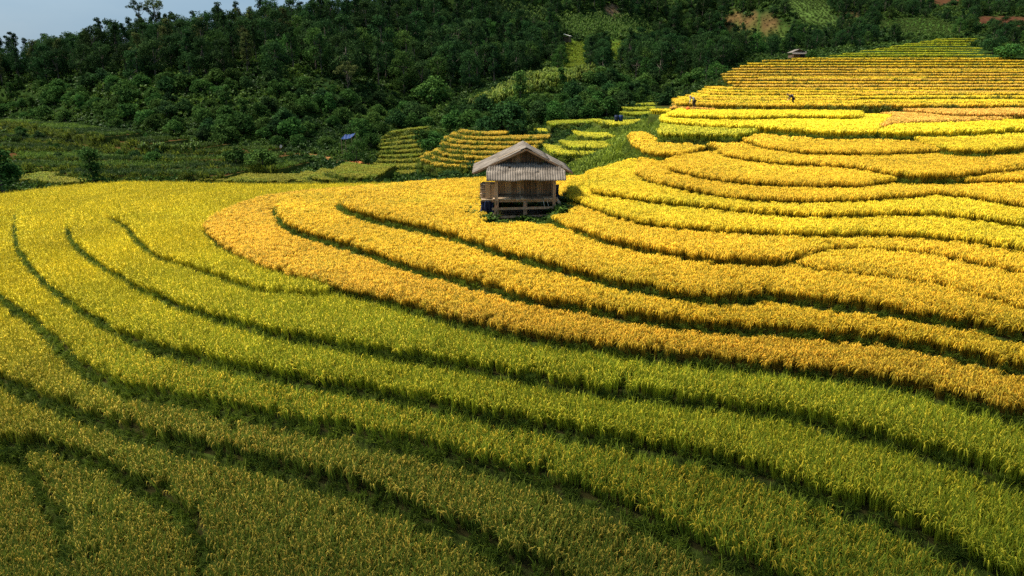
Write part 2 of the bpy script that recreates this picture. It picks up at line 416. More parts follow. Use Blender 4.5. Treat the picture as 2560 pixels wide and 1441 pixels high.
# paddies down in the valley behind the spur
def back_slab(z, lip, depth, tint, name='back', wall=2.2, group=None):
    L = resample(smooth(at_z(lip, z), 2), 0.8)
    L = np.asarray(L)
    B = L[::-1].copy(); B[:, 1] += depth
    c = L[:, 0].mean(); B[:, 0] = c + (B[:, 0] - c) * (1 + depth / L[:, 1].mean())
    s = dict(z=z, lip=L, poly=np.concatenate([L, B]), tint=tint, wall=wall, name=name, nl=len(L), group=group)
    SLABS.append(s)
rowsA = [(445,[(944,430),(976,438),(1020,446),(1060,446)],14),(425,[(934,420),(985,426),(1040,427),(1056,424)],6),
 (411,[(942,409),(990,412),(1045,409),(1052,405)],6),(398,[(948,399),(1000,400),(1050,396)],6),(387,[(950,389),(1000,388),(1050,384)],6),(377,[(951,379),(1000,377),(1050,372)],6),
 (366,[(951,369),(1000,365),(1052,359)],6),(356,[(953,359),(1000,353),(1056,346)],6),(346,[(958,350),(1005,342),(1062,334)],6),(338,[(972,341),(1015,333),(1070,325)],4.5)]
for i, (y, lip, dep) in enumerate(rowsA):
    back_slab(-6.0 + i * 0.42, lip, dep, 'dull', group='A')
rowsB = [([(1050,408),(1070,416),(1099,422),(1152,427),(1190,428)],6),([(1064,396),(1085,405),(1116,411),(1187,416),(1230,417)],6),([(1085,387),(1105,395),(1134,401),(1222,406),(1260,406)],6),
 ([(1106,379),(1125,386),(1152,390),(1222,392),(1300,391)],6),([(1105,368),(1125,374),(1152,378),(1250,380),(1340,379)],6),([(1112,355),(1135,362),(1169,366),(1292,367),(1350,367)],6),
 ([(1130,345),(1155,352),(1187,355),(1292,357),(1372,352)],6),([(1150,335),(1165,341),(1204,344),(1264,342)],5)]
for i, (lip, dep) in enumerate(rowsB):
    back_slab(-4.0 + i * 0.42, lip, dep, 'dullgold', group='B')
rowsC = [(-2.2,[(1462,424),(1475,430),(1500,428),(1520,419)],4,'limebright'),(-1.7,[(1376,388),(1390,395),(1433,398),(1480,397),(1537,394)],6,'limebright'),(-1.2,[(1411,371),(1430,378),(1468,379),(1535,380)],5,'limebright'),
 (-.8,[(1449,347),(1470,351),(1500,353),(1536,352)],5,'limebright'),(-1.4,[(1320,336),(1340,341),(1380,341),(1420,338),(1444,330)],6,'limebright'),(-.1,[(1380,321),(1398,318),(1450,315),(1507,312)],5,'limedull'),(.4,[(1507,317),(1540,320),(1590,320),(1628,316)],6,'limebright'),
 (1.0,[(1570,292),(1600,294),(1640,292),(1655,288)],5,'limedull'),(1.4,[(1575,280),(1610,281),(1650,278)],5,'limedull'),(1.8,[(1580,268),(1620,269),(1655,266)],5,'limedull'),(3.4,[(1690,226),(1740,224),(1805,222)],6,'limedull'),(3.0,[(1700,245),(1750,248),(1800,246)],5,'limedull')]
for z, lip, dep, t in rowsC:
    back_slab(z, lip, dep * 1.7, t, group='C')
rowsS = [(-6.0,[(500,458),(560,461),(640,463),(712,464)],5,'dull'),(-6.0,[(728,458),(760,466),(800,468),(842,464)],6,'dull'),(-5.6,[(770,452),(810,460),(850,461),(880,456)],6,'dull'),(-5.2,[(822,442),(850,452),(900,456),(940,450)],9,'dull'),(-5.9,[(40,452),(80,462),(140,468),(200,466)],6,'dull')]
for z, lip, dep, t in rowsS:
    back_slab(z, lip, dep * 1.5, t, group='S')
# grassy kitchen-garden steps under the wood
rowsD = [(-5.2,[(150,436),(230,444),(330,440),(450,440),(560,442)],9),(-4.9,[(20,418),(120,420),(260,424),(430,424),(600,420),(700,424)],9),(-4.5,[(-60,396),(60,400),(220,402),(400,402),(560,403),(660,402)],9),(-4.0,[(-80,372),(60,376),(220,380),(380,384),(548,386),(640,382)],9),
 (-3.4,[(-80,346),(40,350),(180,360),(309,375),(400,373),(500,372)],9),(-2.7,[(-80,322),(21,328),(120,336),(211,350),(299,358),(380,360)],9),(-1.8,[(-90,303),(0,308),(100,318),(158,332),(260,344)],9)]
for i, (z, lip, dep) in enumerate(rowsD):
    back_slab(z, lip, dep, 'garden', group='D')

# ------------------------------------------------------------------ hill terrain (one sheet to the horizon)
ctrl = []
for s in SLABS:
    L = s['poly']; n = max(3, int(len(L) * (.35 if s['name'] == 'near' else .7) / 9))
    drop = {'near': 0.75, 'mid': 0.6, 'far': 1.0, 'back': 0.7}[s['name']]
    if s['name'] == 'near' and s['z'] < -4.4: n = 8; drop = .5
    for i in np.linspace(0, len(L) - 1, n).astype(int):
        ctrl.append((L[i, 0], L[i, 1], s['z'] - drop))
for px, py, d in [(0,462,95),(300,462,95),(600,464,98),(860,470,98),(0,215,185),(-150,215,170),(300,250,150),(300,160,175),(300,140,190),(600,330,132),(600,250,148),(600,150,172),(600,110,188),
    (860,380,125),(860,300,145),(860,200,165),(860,105,203),(1050,280,165),(1000,200,185),(1000,100,215),(1000,-10,255),(1120,-60,275),(1250,-70,300),(1420,-60,360),(1550,-60,400),(930,40,225),(1130,60,255),(1280,80,280),(760,100,198),(450,125,190),(150,185,182),
    (1300,300,128),(1250,262,145),(1400,205,160),(1480,190,180),(1180,300,140),(1400,150,250),(1400,50,330),(1400,0,370),(1600,250,170),(1650,150,240),(1700,60,310),(1640,300,128),(1250,180,215),
    (1800,30,330),(1900,100,280),(1900,20,350),(2000,152,204),(2200,90,300),(2200,20,400),(2500,112,285),(2500,30,420),(2560,0,460),(2900,100,300),(2900,0,440),(1850,150,215),(1760,190,190),(1700,240,160)]:
    p = at_d(px, py, d); ctrl.append(tuple(p))
for x, y, z in [(-150,260,5),(-60,270,8),(10,300,30),(-150,340,-8),(-60,340,0),(-320,300,-8),(-200,180,2),(-250,120,-4),(-120,90,-6),(-100,50,-5.5),(-60,20,-6),(-40,0,-6),(0,0,-5.8),(0,-30,-6.5),(40,0,-4),(60,20,-1.5),(100,40,2),(160,60,5),(200,120,12),(260,250,24),(300,400,50),(60,440,62),(150,520,80),(-60,440,10),(-40,-60,-8),(60,-60,-6),(10,-4,-5.6)]:
    ctrl.append((x, y, z))
CT = np.array(ctrl); CT = CT[np.unique(np.round(CT[:, :2] / 1.2).astype(int), axis=0, return_index=True)[1]]
def ker(d2): return np.sqrt(d2 + 16.0)
_d2 = ((CT[:, None, :2] - CT[None, :, :2]) ** 2).sum(-1)
_A = ker(_d2) - np.eye(len(CT)) * 1.0
_m = CT[:, 2].mean()
_w = np.linalg.solve(np.block([[_A, np.ones((len(CT), 1))], [np.ones((1, len(CT))), np.zeros((1, 1))]]), np.concatenate([CT[:, 2] - _m, [0]]))
def rbf(x, y):
    out = np.empty(x.shape)
    X = x.ravel(); Y = y.ravel(); o = np.empty(len(X))
    for i in range(0, len(X), 8000):
        d2 = (X[i:i+8000, None] - CT[None, :, 0]) ** 2 + (Y[i:i+8000, None] - CT[None, :, 1]) ** 2
        o[i:i+8000] = ker(d2) @ _w[:-1] + _w[-1] + _m
    return o.reshape(x.shape)
TA = np.concatenate([np.arange(-180, -48, 6.0), np.arange(-48, 48, 0.36), np.arange(48, 180.1, 6.0)])
TR = np.concatenate([[0.5], np.geomspace(4, 620, 235), np.geomspace(680, 3000, 12)])
ga, gr = np.meshgrid(np.radians(TA), TR, indexing='ij')
GX = np.sin(ga) * gr; GY = np.cos(ga) * gr
rc = np.minimum(gr, 560)
GZ = rbf(np.sin(ga) * rc, np.cos(ga) * rc)
GZ += np.clip((gr - 120) / 150, 0, 1) * (noise2(GX, GY, 40, 3) * 2.0 + noise2(GX, GY, 15, 5) * .8)
GZ = np.where(gr > 560, GZ - (gr - 560) * 0.02, GZ)
def terr(x, y):
    x = np.asarray(x, float); y = np.asarray(y, float)
    a = np.degrees(np.arctan2(x, y)); r = np.hypot(x, y)
    i = np.clip(np.searchsorted(TA, a) - 1, 0, len(TA) - 2); j = np.clip(np.searchsorted(TR, r) - 1, 0, len(TR) - 2)
    u = (a - TA[i]) / (TA[i + 1] - TA[i]); v = np.clip((r - TR[j]) / (TR[j + 1] - TR[j]), 0, 1)
    return (GZ[i, j] * (1 - u) + GZ[i + 1, j] * u) * (1 - v) + (GZ[i, j + 1] * (1 - u) + GZ[i + 1, j + 1] * u) * v
def hit(px, py, d0=78, d1=560):
    """where sight lines meet the hill (beyond the spur): points, ok"""
    dr = ray(px, py); ds = np.geomspace(d0, d1, 420)
    res = np.full((len(dr), 3), np.nan); done = np.zeros(len(dr), bool); prev = np.zeros(len(dr), bool)
    for k, y in enumerate(ds):
        t = y / dr[:, 1]
        x = dr[:, 0] * t; z = CAM_H + dr[:, 2] * t
        below = z <= terr(x, np.full(len(x), y))
        new = below & ~done & (k > 0)
        res[new] = np.stack([x, np.full(len(x), y), terr(x, np.full(len(x), y))], -1)[new]
        done |= below
    return res, ~np.isnan(res[:, 0])
def project(x, y, z):
    q = np.stack([x, y, np.asarray(z) - CAM_H], -1)
    dep = q @ FWD
    return 1280 + F * q[..., 0] / dep, 720.5 - F * (q @ UPV) / dep, dep

# coloured patches of the hill's own ground: bare soil, ploughed and green fields
PATCH = [
 ('soil', (0.36,0.13,0.045), [(862,404),(900,402),(938,412),(930,427),(880,424)], (90,150)),
 ('soil', (0.22,0.11,0.04), [(690,380),(780,384),(870,403),(868,410),(780,394),(690,388)], (90,150)),
 ('stubble', (0.11,0.07,0.028), [(1795,38),(1930,40),(1965,62),(1985,72),(1870,74),(1810,60)], (230,420)),
 ('meadow', (0.055,0.085,0.018), [(1815,72),(1965,74),(1975,108),(1890,112),(1850,95)], (220,420)),
 ('meadow', (0.06,0.10,0.022), [(1955,-20),(2060,-20),(2068,20),(2095,62),(2060,70),(2010,60),(1965,20)], (230,460)),
 ('stubble', (0.11,0.07,0.03), [(2095,28),(2150,32),(2150,46),(2100,44)], (250,460)),
 ('soil', (0.085,0.036,0.02), [(2430,44),(2500,40),(2590,46),(2590,80),(2450,68)], (250,500)),
 ('soil', (0.085,0.04,0.02), [(2320,-10),(2400,-10),(2410,14),(2330,18)], (250,500)),
 ('terrace', (0.13,0.19,0.02), [(1408,108),(1470,106),(1466,175),(1406,178)], (180,420)),
 ('terrace', (0.11,0.17,0.02), [(1518,108),(1558,106),(1566,150),(1520,160)], (180,420)),
 ('corn', (0.05,0.10,0.018), [(1395,40),(1610,44),(1640,92),(1480,98),(1400,85)], (220,460)),
 ('corn', (0.07,0.10,0.03), [(1205,6),(1290,16),(1375,30),(1370,60),(1225,48)], (200,420)),
 ('stubble', (0.16,0.10,0.06), [(1510,10),(1545,12),(1545,38),(1512,36)], (250,460)),
 ('meadow', (0.05,0.10,0.018), [(2170,50),(2330,45),(2420,80),(2380,95),(2200,80)], (240,460)),
]
px_, py_, dep_ = project(GX, GY, GZ)
gcol = np.empty(GX.shape + (4,), np.float32); gcol[..., 3] = 1
base = np.array([0.012, 0.026, 0.008]); base2 = np.array([0.028, 0.050, 0.010])
nz = (noise2(GX, GY, 9, 21) * .5 + .5)[..., None]
gcol[..., :3] = base * (1 - nz) + base2 * nz
PX = np.stack([px_.ravel(), py_.ravel()], -1)
gp = np.zeros(GX.size, int) - 1
for i, (k, c, poly, (d0, d1)) in enumerate(PATCH):
    ins = in_poly(PX, np.array(poly, float)) & (dep_.ravel() > d0) & (dep_.ravel() < d1)
    gp[ins] = i
    f = gcol.reshape(-1, 4); f[ins, :3] = np.array(c) * .8
gp = gp.reshape(GX.shape)

M_HILL = bpy.data.materials.new("hill_ground"); nt, b_, out_ = nodes_of(M_HILL)
at_ = N(nt, "ShaderNodeAttribute", attribute_name='gcol')
tc_ = N(nt, "ShaderNodeTexCoord"); n_ = N(nt, "ShaderNodeTexNoise"); n_.inputs["Scale"].default_value = 0.5; n_.inputs["Detail"].default_value = 9
nt.links.new(tc_.outputs["Object"], n_.inputs[0])
mr_ = N(nt, "ShaderNodeMapRange"); mr_.inputs[1].default_value = .3; mr_.inputs[2].default_value = .7; mr_.inputs[3].default_value = .5; mr_.inputs[4].default_value = 1.5
nt.links.new(n_.outputs[0], mr_.inputs[0])
vm_ = N(nt, "ShaderNodeVectorMath", operation='SCALE'); nt.links.new(at_.outputs["Color"], vm_.inputs[0]); nt.links.new(mr_.outputs[0], vm_.inputs["Scale"])
nt.links.new(vm_.outputs[0], b_.inputs["Base Color"]); b_.inputs["Roughness"].default_value = 1; b_.inputs["Specular IOR Level"].default_value = 0
na, nr = GX.shape
ii, jj = np.meshgrid(np.arange(na - 1), np.arange(nr - 1), indexing='ij')
q = np.stack([ii * nr + jj, ii * nr + jj + 1, (ii + 1) * nr + jj + 1, (ii + 1) * nr + jj], -1).reshape(-1, 4)[:, ::-1]
hill = link("hills", mesh_np("hills", np.stack([GX, GY, GZ], -1).reshape(-1, 3), q, M_HILL, {'gcol': ('FLOAT_COLOR', 'POINT', gcol.reshape(-1, 4))}, True))
tag(hill, kind="structure")

# terrace grounds
def slab_mesh(s, k):
    poly = s['poly']; n = len(poly)
    area = 0.5 * np.sum(poly[:, 0] * np.roll(poly[:, 1], -1) - poly[:, 1] * np.roll(poly[:, 0], -1))
    sg = 1 if area > 0 else -1
    t = np.roll(poly, -1, 0) - np.roll(poly, 1, 0)
    t /= np.maximum(np.linalg.norm(t, axis=1, keepdims=True), 1e-6)
    nrm = np.stack([t[:, 1], -t[:, 0]], -1) * sg
    s['nrm'] = nrm
    prof = [(0, 0), (.07, -.03), (.13, -.14), (.22, -.35), (.34, -s['wall'])]
    V = []
    for o, dz in prof:
        j = noise2(poly[:, 0], poly[:, 1], 1.1, k % 9) * (.05 if o else 0)
        p = poly + nrm * (o + j[:, None] * (1 if o else 0))
        V.append(np.concatenate([p, np.full((n, 1), s['z'] + dz) + (noise2(poly[:, 0], poly[:, 1], .8, 5) * .03)[:, None] * (1 if o else 0)], 1))
    V = np.concatenate(V)
    Fc = []
    tri = tessellate_polygon([[Vector((x, y, 0)) for x, y in poly]])
    for a, b, c in tri:
        pa, pb, pc = poly[a], poly[b], poly[c]
        cr = (pb[0] - pa[0]) * (pc[1] - pa[1]) - (pb[1] - pa[1]) * (pc[0] - pa[0])
        Fc.append((a, b, c) if cr > 0 else (a, c, b))
    ntop = len(Fc)
    for r in range(len(prof) - 1):
        for i in range(n):
            j = (i + 1) % n
            f = (r * n + i, r * n + j, (r + 1) * n + j, (r + 1) * n + i)
            Fc.append(f[::-1] if sg > 0 else f)
    m = bpy.data.meshes.new("terrace_ground"); m.from_pydata(V.tolist(), [], Fc)
    m.materials.append(M_SOIL if s['tint'] == 'garden' else M_PADDY); m.materials.append(M_BANK)
    mi = np.zeros(len(Fc), np.int32); mi[ntop:] = 1
    m.polygons.foreach_set("material_index", mi); m.update()
    bm = bmesh.new(); bm.from_mesh(m); bmesh.ops.recalc_face_normals(bm, faces=bm.faces); bm.to_mesh(m); bm.free()
    o = link("terrace_ground", m); tag(o, kind="structure")
for k, s in enumerate(SLABS):
    s['z'] += k * 0.0004
    slab_mesh(s, k)
# ------------------------------------------------------------------ plants of the masses
def ribbons(items):
    """items: (centre line points, widths, side vector, part, jit) -> arrays"""
    V = []; Q = []; part = []; jit = []
    for pts, wd, side, pt, jt in items:
        b = len(V)
        for p, w in zip(pts, wd):
            V.append(p - side * w / 2); V.append(p + side * w / 2)
        for i in range(len(pts) - 1):
            Q.append((b + 2 * i, b + 2 * i + 1, b + 2 * i + 3, b + 2 * i + 2)); part.append(pt); jit.append(jt)
    return np.array(V), np.array(Q), part, jit

def stalk_items(rng, n, spread, prof, width, part, lean=(.6, 1.3), hs=(.85, 1.1), taper=(.6, 1, 1, .8, .25)):
    out = []
    for _ in range(n):
        a = rng.uniform(0, 2 * math.pi); r0 = spread * math.sqrt(rng.uniform(0, 1)); b = rng.uniform(0, 2 * math.pi)
        base = np.array([r0 * math.cos(b), r0 * math.sin(b), 0])
        l = rng.uniform(*lean); h = rng.uniform(*hs)
        u = np.array([math.cos(a), math.sin(a), 0])
        pts = [base + u * (r * l) + np.array([0, 0, z * h]) for r, z in prof]
        tw = a + math.pi / 2 + rng.uniform(-.7, .7)
        side = np.array([math.cos(tw), math.sin(tw), rng.uniform(-.3, .3)])
        out.append((pts, [width * rng.uniform(.75, 1.25) * t for t in taper[:len(pts)]], side, part, rng.uniform(0, 1)))
    return out

SRC = {}
def source(key, builder, n, mat):
    c = bpy.data.collections.new(key); SRC[key] = (c, n)
    for i in range(n):
        rng = np.random.default_rng(100 + i + len(SRC) * 17)
        V, Q, part, jit = ribbons(builder(rng))
        m = mesh_np(key, V, Q, mat, {'part': ('FLOAT', 'FACE', part), 'jit': ('FLOAT', 'FACE', jit)})
        c.objects.link(bpy.data.objects.new("%s_%02d" % (key, i), m))

LEAF = [(0, 0), (.02, .24), (.06, .44), (.14, .57), (.24, .58)]
LEAFUP = [(0, 0), (.015, .25), (.035, .45), (.07, .60), (.12, .70)]
EAR = [(.02, .36), (.06, .53), (.115, .59), (.185, .54), (.225, .45)]
source('rice_ripe', lambda g: stalk_items(g, 12, .10, LEAF, .017, 0) + stalk_items(g, 22, .12, EAR, .023, 1, (.4, 1.1), (.90, 1.08), (.4, .8, 1, 1, .6)), 6, M_RICE)
source('rice_leafy', lambda g: stalk_items(g, 12, .10, LEAFUP, .018, 0, (.5, 2.4), (.72, 1.18)) + stalk_items(g, 8, .10, LEAF, .018, 0, (.6, 1.5)) + stalk_items(g, 7, .11, EAR, .021, 1, (.5, 1.3), (.85, 1.1), (.4, .8, 1, 1, .6)), 6, M_RICE)
source('rice_wide', lambda g: stalk_items(g, 12, .24, LEAF, .05, 0) + stalk_items(g, 22, .26, EAR, .07, 1, (.5, 1.2), (.88, 1.08), (.6, .9, 1, 1, .6)), 5, M_RICE)
source('rice_far', lambda g: stalk_items(g, 14, .6, LEAF, .12, 0, (.8, 1.6)) + stalk_items(g, 26, .62, EAR, .15, 1, (.8, 1.8), (.88, 1.12), (.6, .9, 1, 1, .7)), 5, M_RICE)
GR = [(0, 0), (.02, .10), (.06, .19), (.12, .23)]
source('grass_tuft', lambda g: stalk_items(g, 22, .11, GR, .016, 0, (.3, 1.5), (.5, 1.3), (1, 1, .8, .2)) + stalk_items(g, 5, .12, GR, .02, 1, (.5, 1.6), (.6, 1.2), (1, 1, .8, .2)), 5, M_GRASS)
source('grass_clump', lambda g: stalk_items(g, 26, .5, GR, .09, 0, (1, 3.5), (1.2, 3.2), (1, 1, .8, .3)) + stalk_items(g, 10, .5, GR, .10, 1, (1, 3.5), (1.4, 3.4), (1, 1, .8, .3)), 5, M_GRASS)
WD = [(0, 0), (.05, .16), (.14, .26), (.26, .24)]
source('weed', lambda g: stalk_items(g, 24, .14, WD, .07, 0, (.4, 1.3), (.5, 1.5), (.3, .8, 1, .3)), 4, M_GRASS)
CORN = [(0, 0), (.05, .9), (.2, 1.5), (.55, 1.6), (.8, 1.2)]
source('corn', lambda g: stalk_items(g, 9, .15, CORN, .16, 0, (.5, 1.2), (.6, 1.15)) + stalk_items(g, 3, .1, CORN, .12, 1, (.2, .5), (1., 1.2)), 4, M_GRASS)

def leafball(rng, n, size, rad, zs=1.0, zc=0.5):
    out = []
    k = max(3, n // 14)
    cs = []
    for _ in range(k):
        d = rng.normal(size=3); d[2] = abs(d[2]) * .9; d /= np.linalg.norm(d)
        cs.append(d * rad * rng.uniform(.45, .9) * np.array([1, 1, zs]) + np.array([0, 0, zc * .25]))
    for i in range(n):
        c = cs[i % k]; jt = (i % k) / k
        p = c + rng.normal(size=3) * rad * .17
        u = rng.normal(size=3); u /= np.linalg.norm(u); w = np.cross(u, rng.normal(size=3)); w /= np.linalg.norm(w)
        if w[2] < 0: w = -w
        s = size * rng.uniform(.6, 1.3)
        out.append(([p - u * s * .6, p + u * s * .6], [s * .9, s * .5], np.cross(w, u), 0 if rng.uniform() < .8 else 1, min(1, max(0, jt + rng.uniform(-.3, .3)))))
    return out
source('shrub', lambda g: leafball(g, 150, .26, 1.0, .9, 1.0), 6, M_GRASS)

def scatter_group(coll, key):
    ng = bpy.data.node_groups.new("scatter_" + key, 'GeometryNodeTree')
    ng.interface.new_socket("Geometry", in_out='INPUT', socket_type='NodeSocketGeometry')
    ng.interface.new_socket("Geometry", in_out='OUTPUT', socket_type='NodeSocketGeometry')
    gi = ng.nodes.new("NodeGroupInput"); go = ng.nodes.new("NodeGroupOutput")
    iop = ng.nodes.new("GeometryNodeInstanceOnPoints")
    ci = ng.nodes.new("GeometryNodeCollectionInfo"); ci.inputs["Collection"].default_value = coll
    ci.inputs["Separate Children"].default_value = True; ci.inputs["Reset Children"].default_value = True
    def na(name, typ):
        n = ng.nodes.new("GeometryNodeInputNamedAttribute"); n.data_type = typ; n.inputs[0].default_value = name; return n.outputs[0]
    e2r = ng.nodes.new("FunctionNodeEulerToRotation")
    L = ng.links.new
    L(gi.outputs[0], iop.inputs["Points"]); L(ci.outputs[0], iop.inputs["Instance"])
    iop.inputs["Pick Instance"].default_value = True
    L(na('vid', 'INT'), iop.inputs["Instance Index"]); L(na('rot', 'FLOAT_VECTOR'), e2r.inputs[0]); L(e2r.outputs[0], iop.inputs["Rotation"])
    L(na('scl', 'FLOAT_VECTOR'), iop.inputs["Scale"])
    L(iop.outputs[0], go.inputs[0])
    return ng
NG = {}
def scatter(name, key, pts, rot, scl, tint, tint2, label, cat, group=None):
    n = len(pts)
    if n == 0: return None
    if key not in NG: NG[key] = scatter_group(SRC[key][0], key)
    m = bpy.data.meshes.new(name)
    m.vertices.add(n); m.vertices.foreach_set("co", np.asarray(pts, np.float32).ravel())
    scl = np.asarray(scl, np.float32)
    if scl.ndim == 1: scl = np.repeat(scl[:, None], 3, 1)
    def A(nm, typ, data, k):
        a = m.attributes.new(nm, typ, 'POINT'); a.data.foreach_set(k, data.ravel())
    A('rot', 'FLOAT_VECTOR', np.asarray(rot, np.float32), 'vector'); A('scl', 'FLOAT_VECTOR', scl, 'vector')
    o4 = np.ones((n, 1), np.float32)
    A('tint', 'FLOAT_COLOR', np.concatenate([np.asarray(tint, np.float32), o4], 1), 'color')
    A('tint2', 'FLOAT_COLOR', np.concatenate([np.asarray(tint2, np.float32), o4], 1), 'color')
    A('vid', 'INT', RNG.integers(0, SRC[key][1], n).astype(np.int32), 'value')
    o = link(name, m)
    md = o.modifiers.new("scatter", 'NODES'); md.node_group = NG[key]
    tag(o, label, cat, group, 'stuff')
    return o

# ------------------------------------------------------------------ rice on every terrace
TINT = {  # ripe ear, leaf
 'gold': ((.76,.50,.032), (.32,.245,.020)), 'yellow': ((.77,.565,.030), (.36,.30,.020)), 'yellow2': ((.80,.635,.03), (.50,.425,.02)),
 'orange': ((.74,.46,.036), (.31,.22,.022)), 'pink': ((.74,.43,.075), (.42,.28,.04)), 'pale': ((.70,.44,.06), (.34,.26,.03)),
 'lime': ((.66,.55,.035), (.345,.395,.026)), 'olivelime': ((.62,.46,.035), (.28,.35,.028)), 'olive': ((.54,.39,.05), (.20,.25,.028)),
 'limebright': ((.52,.47,.03), (.30,.36,.025)), 'limedull': ((.36,.36,.02), (.20,.26,.02)), 'limefar': ((.46,.44,.018), (.28,.36,.02)),
 'dull': ((.24,.225,.018), (.11,.13,.014)), 'dullgold': ((.52,.34,.03), (.20,.19,.018)), 'garden': ((.05,.08,.012), (.04,.08,.012))}
ZS = np.array([s['z'] for s in SLABS])
def top_slab(Pn):
    best = np.full(len(Pn), -1); bz = np.full(len(Pn), -1e9)
    for k, s in enumerate(SLABS):
        i = in_poly(Pn, s['poly']) & (s['z'] > bz)
        best[i] = k; bz[i] = s['z']
    return best
def jgrid(x0, x1, y0, y1, sp):
    xs = np.arange(x0, x1, sp); ys = np.arange(y0, y1, sp)
    g = np.stack(np.meshgrid(xs, ys), -1).reshape(-1, 2)
    return g + RNG.uniform(-.38, .38, g.shape) * sp
def in_view(Pn, z, m=260):
    px, py, dep = project(Pn[:, 0], Pn[:, 1], np.zeros(len(Pn)) + z)
    return (dep > 1) & (px > -m) & (px < 2560 + m) & (py < 1441 + m)
kd_n = sum(s['nl'] for s in SLABS)
kd = kdtree.KDTree(kd_n); KDS = []; KDN = []
for k, s in enumerate(SLABS):
    for i in range(s['nl']):
        kd.insert((s['lip'][i][0], s['lip'][i][1], 0), len(KDS)); KDS.append(k); KDN.append(s['nrm'][i])
kd.balance()
zones = [('near', jgrid(-46, 52, 8, 40, .165), 'n'), ('near2', jgrid(-52, 60, 40, 76, .22), 'n'), ('mid', jgrid(8, 75, 50, 100, .36), 'w'), ('far', jgrid(12, 150, 72, 150, .55), 'f'), ('far', jgrid(12, 190, 150, 275, .62), 'f'), ('back', jgrid(-75, 45, 78, 175, .45), 'f')]
pieces = {}
HUT_C = (0.687, 36.9)
for zn, G, typ in zones:
    G = G[in_view(G, -3.5 if zn[:4] == 'near' else 2.0)]
    t = top_slab(G)
    G = G[t >= 0]; t = t[t >= 0]
    nm = np.array([SLABS[i]['name'] for i in t])
    d = np.hypot(G[:, 0], G[:, 1])
    if zn == 'near': ok = (np.isin(nm, ['near', 'mid'])) & (G[:, 1] < 40)
    elif zn == 'near2': ok = np.isin(nm, ['near', 'mid']) & (G[:, 1] < 52) | (nm == 'near')
    elif zn == 'mid': ok = (nm == 'mid') & (G[:, 1] >= 52)
    elif zn == 'far': ok = (nm == 'far')
    else: ok = nm == 'back'
    tint_k = np.array([SLABS[i]['tint'] for i in t]); ok &= tint_k != 'garden'
    # the hut's yard stays free of rice
    ok &= ~((G[:, 0] > HUT_C[0] - 2.1) & (G[:, 0] < HUT_C[0] + 2.3) & (G[:, 1] > 34.7 + .25 * np.sin(G[:, 0] * 3)) & (G[:, 1] < 41.3))
    G = G[ok]; t = t[ok]
    keep = np.ones(len(G), bool); keep &= ~(np.isin(np.array([SLABS[i]['tint'] for i in t]), ['olive', 'olivelime']) & (RNG.uniform(0, 1, len(G)) < .22)); lean = np.zeros((len(G), 2))
    gap = {'n': .25, 'w': .3, 'f': .45}[typ]; gin = {'n': .15, 'w': .2, 'f': .3}[typ]
    for i in range(len(G)):
        co, idx, dist = kd.find((G[i, 0], G[i, 1], 0))
        own = KDS[idx] == t[i]; low = min(1., max(0., (-1.9 - SLABS[KDS[idx]]['z']) / 1.2))   # the lower strips are planted wider apart
        if SLABS[KDS[idx]]['name'] == 'near' and (G[i, 1] > 33 or SLABS[KDS[idx]]['tint'] == 'lime' and SLABS[KDS[idx]]['z'] > -1.5): low = max(low, min(1.2, (.85 if abs(SLABS[KDS[idx]]['z'] + 1.38) < .02 else .35) + (G[i, 1] - 33) / 14))
        if own:
            if dist < gin + .05 * low: keep[i] = False
            elif dist < .55: lean[i] = KDN[idx] * (.55 - dist) * (1.0 - .3 * min(low, 1)) * (.5 if SLABS[t[i]]['z'] > .3 else 1.)
        elif SLABS[KDS[idx]]['z'] > SLABS[t[i]]['z'] and dist < gap + .12 * low: keep[i] = False
    if typ == 'n':            # a few narrow slots where water runs over the lips
        for k in range(len(SLABS)):
            s = SLABS[k]
            if s['name'] not in ('near', 'mid'): continue
            for _ in range(3):
                i0 = int(RNG.integers(3, s['nl'] - 3)); a = s['lip'][i0]; nn_ = s['nrm'][i0]; v = G - a
                across = v[:, 0] * -nn_[1] + v[:, 1] * nn_[0]; deep = -(v @ nn_)
                keep &= ~((np.abs(across + .08 * np.sin(deep * 5)) < .10) & (deep > -.2) & (deep < RNG.uniform(.4, 1.1)) & (t == k))
    G = G[keep]; t = t[keep]; lean = lean[keep]
    for k in np.unique(t):
        s = SLABS[k]; i = t == k; g = G[i]; n = len(g)
        z = np.full(n, s['z'] - .01)
        rz = RNG.uniform(0, 6.283, n)
        ln = lean[i] + RNG.normal(0, .06, (n, 2)) + np.stack([noise2(g[:, 0], g[:, 1], 1.6, 61), noise2(g[:, 0], g[:, 1], 1.6, 62)], -1) * .06
        # tilt toward ln: rotate about the axis perpendicular to it, after the spin
        cz = np.cos(-rz); sz = np.sin(-rz); ln = np.stack([ln[:, 0] * cz - ln[:, 1] * sz, ln[:, 0] * sz + ln[:, 1] * cz], -1)   # the spin comes last
        ex = -ln[:, 1]; ey = ln[:, 0]
        rot = np.stack([ex, ey, rz], -1)
        sc = RNG.uniform(.88, 1.10, n) * (1 + .06 * noise2(g[:, 0], g[:, 1], 2.3, 9))
        scl = np.stack([sc * .84, sc * .84, sc], -1)
        if zn == 'near2': scl[:, :2] *= 1.2
        front = (g[:, 0] > HUT_C[0] - 2.4) & (g[:, 0] < HUT_C[0] + 2.6) & (g[:, 1] > 32.5) & (g[:, 1] < 36.5)
        scl[front, 2] *= .82
        if typ == 'w': scl[:, 2] *= 1.03
        if typ == 'f': scl[:, :2] *= .62 if s['name'] == 'back' or (s['name'] == 'far' and s['z'] < 9) else .68; scl[:, 2] *= .9
        a, b = [np.array(c) for c in TINT[s['tint']]]
        T1 = np.repeat(a[None], n, 0); T2 = np.repeat(b[None], n, 0)
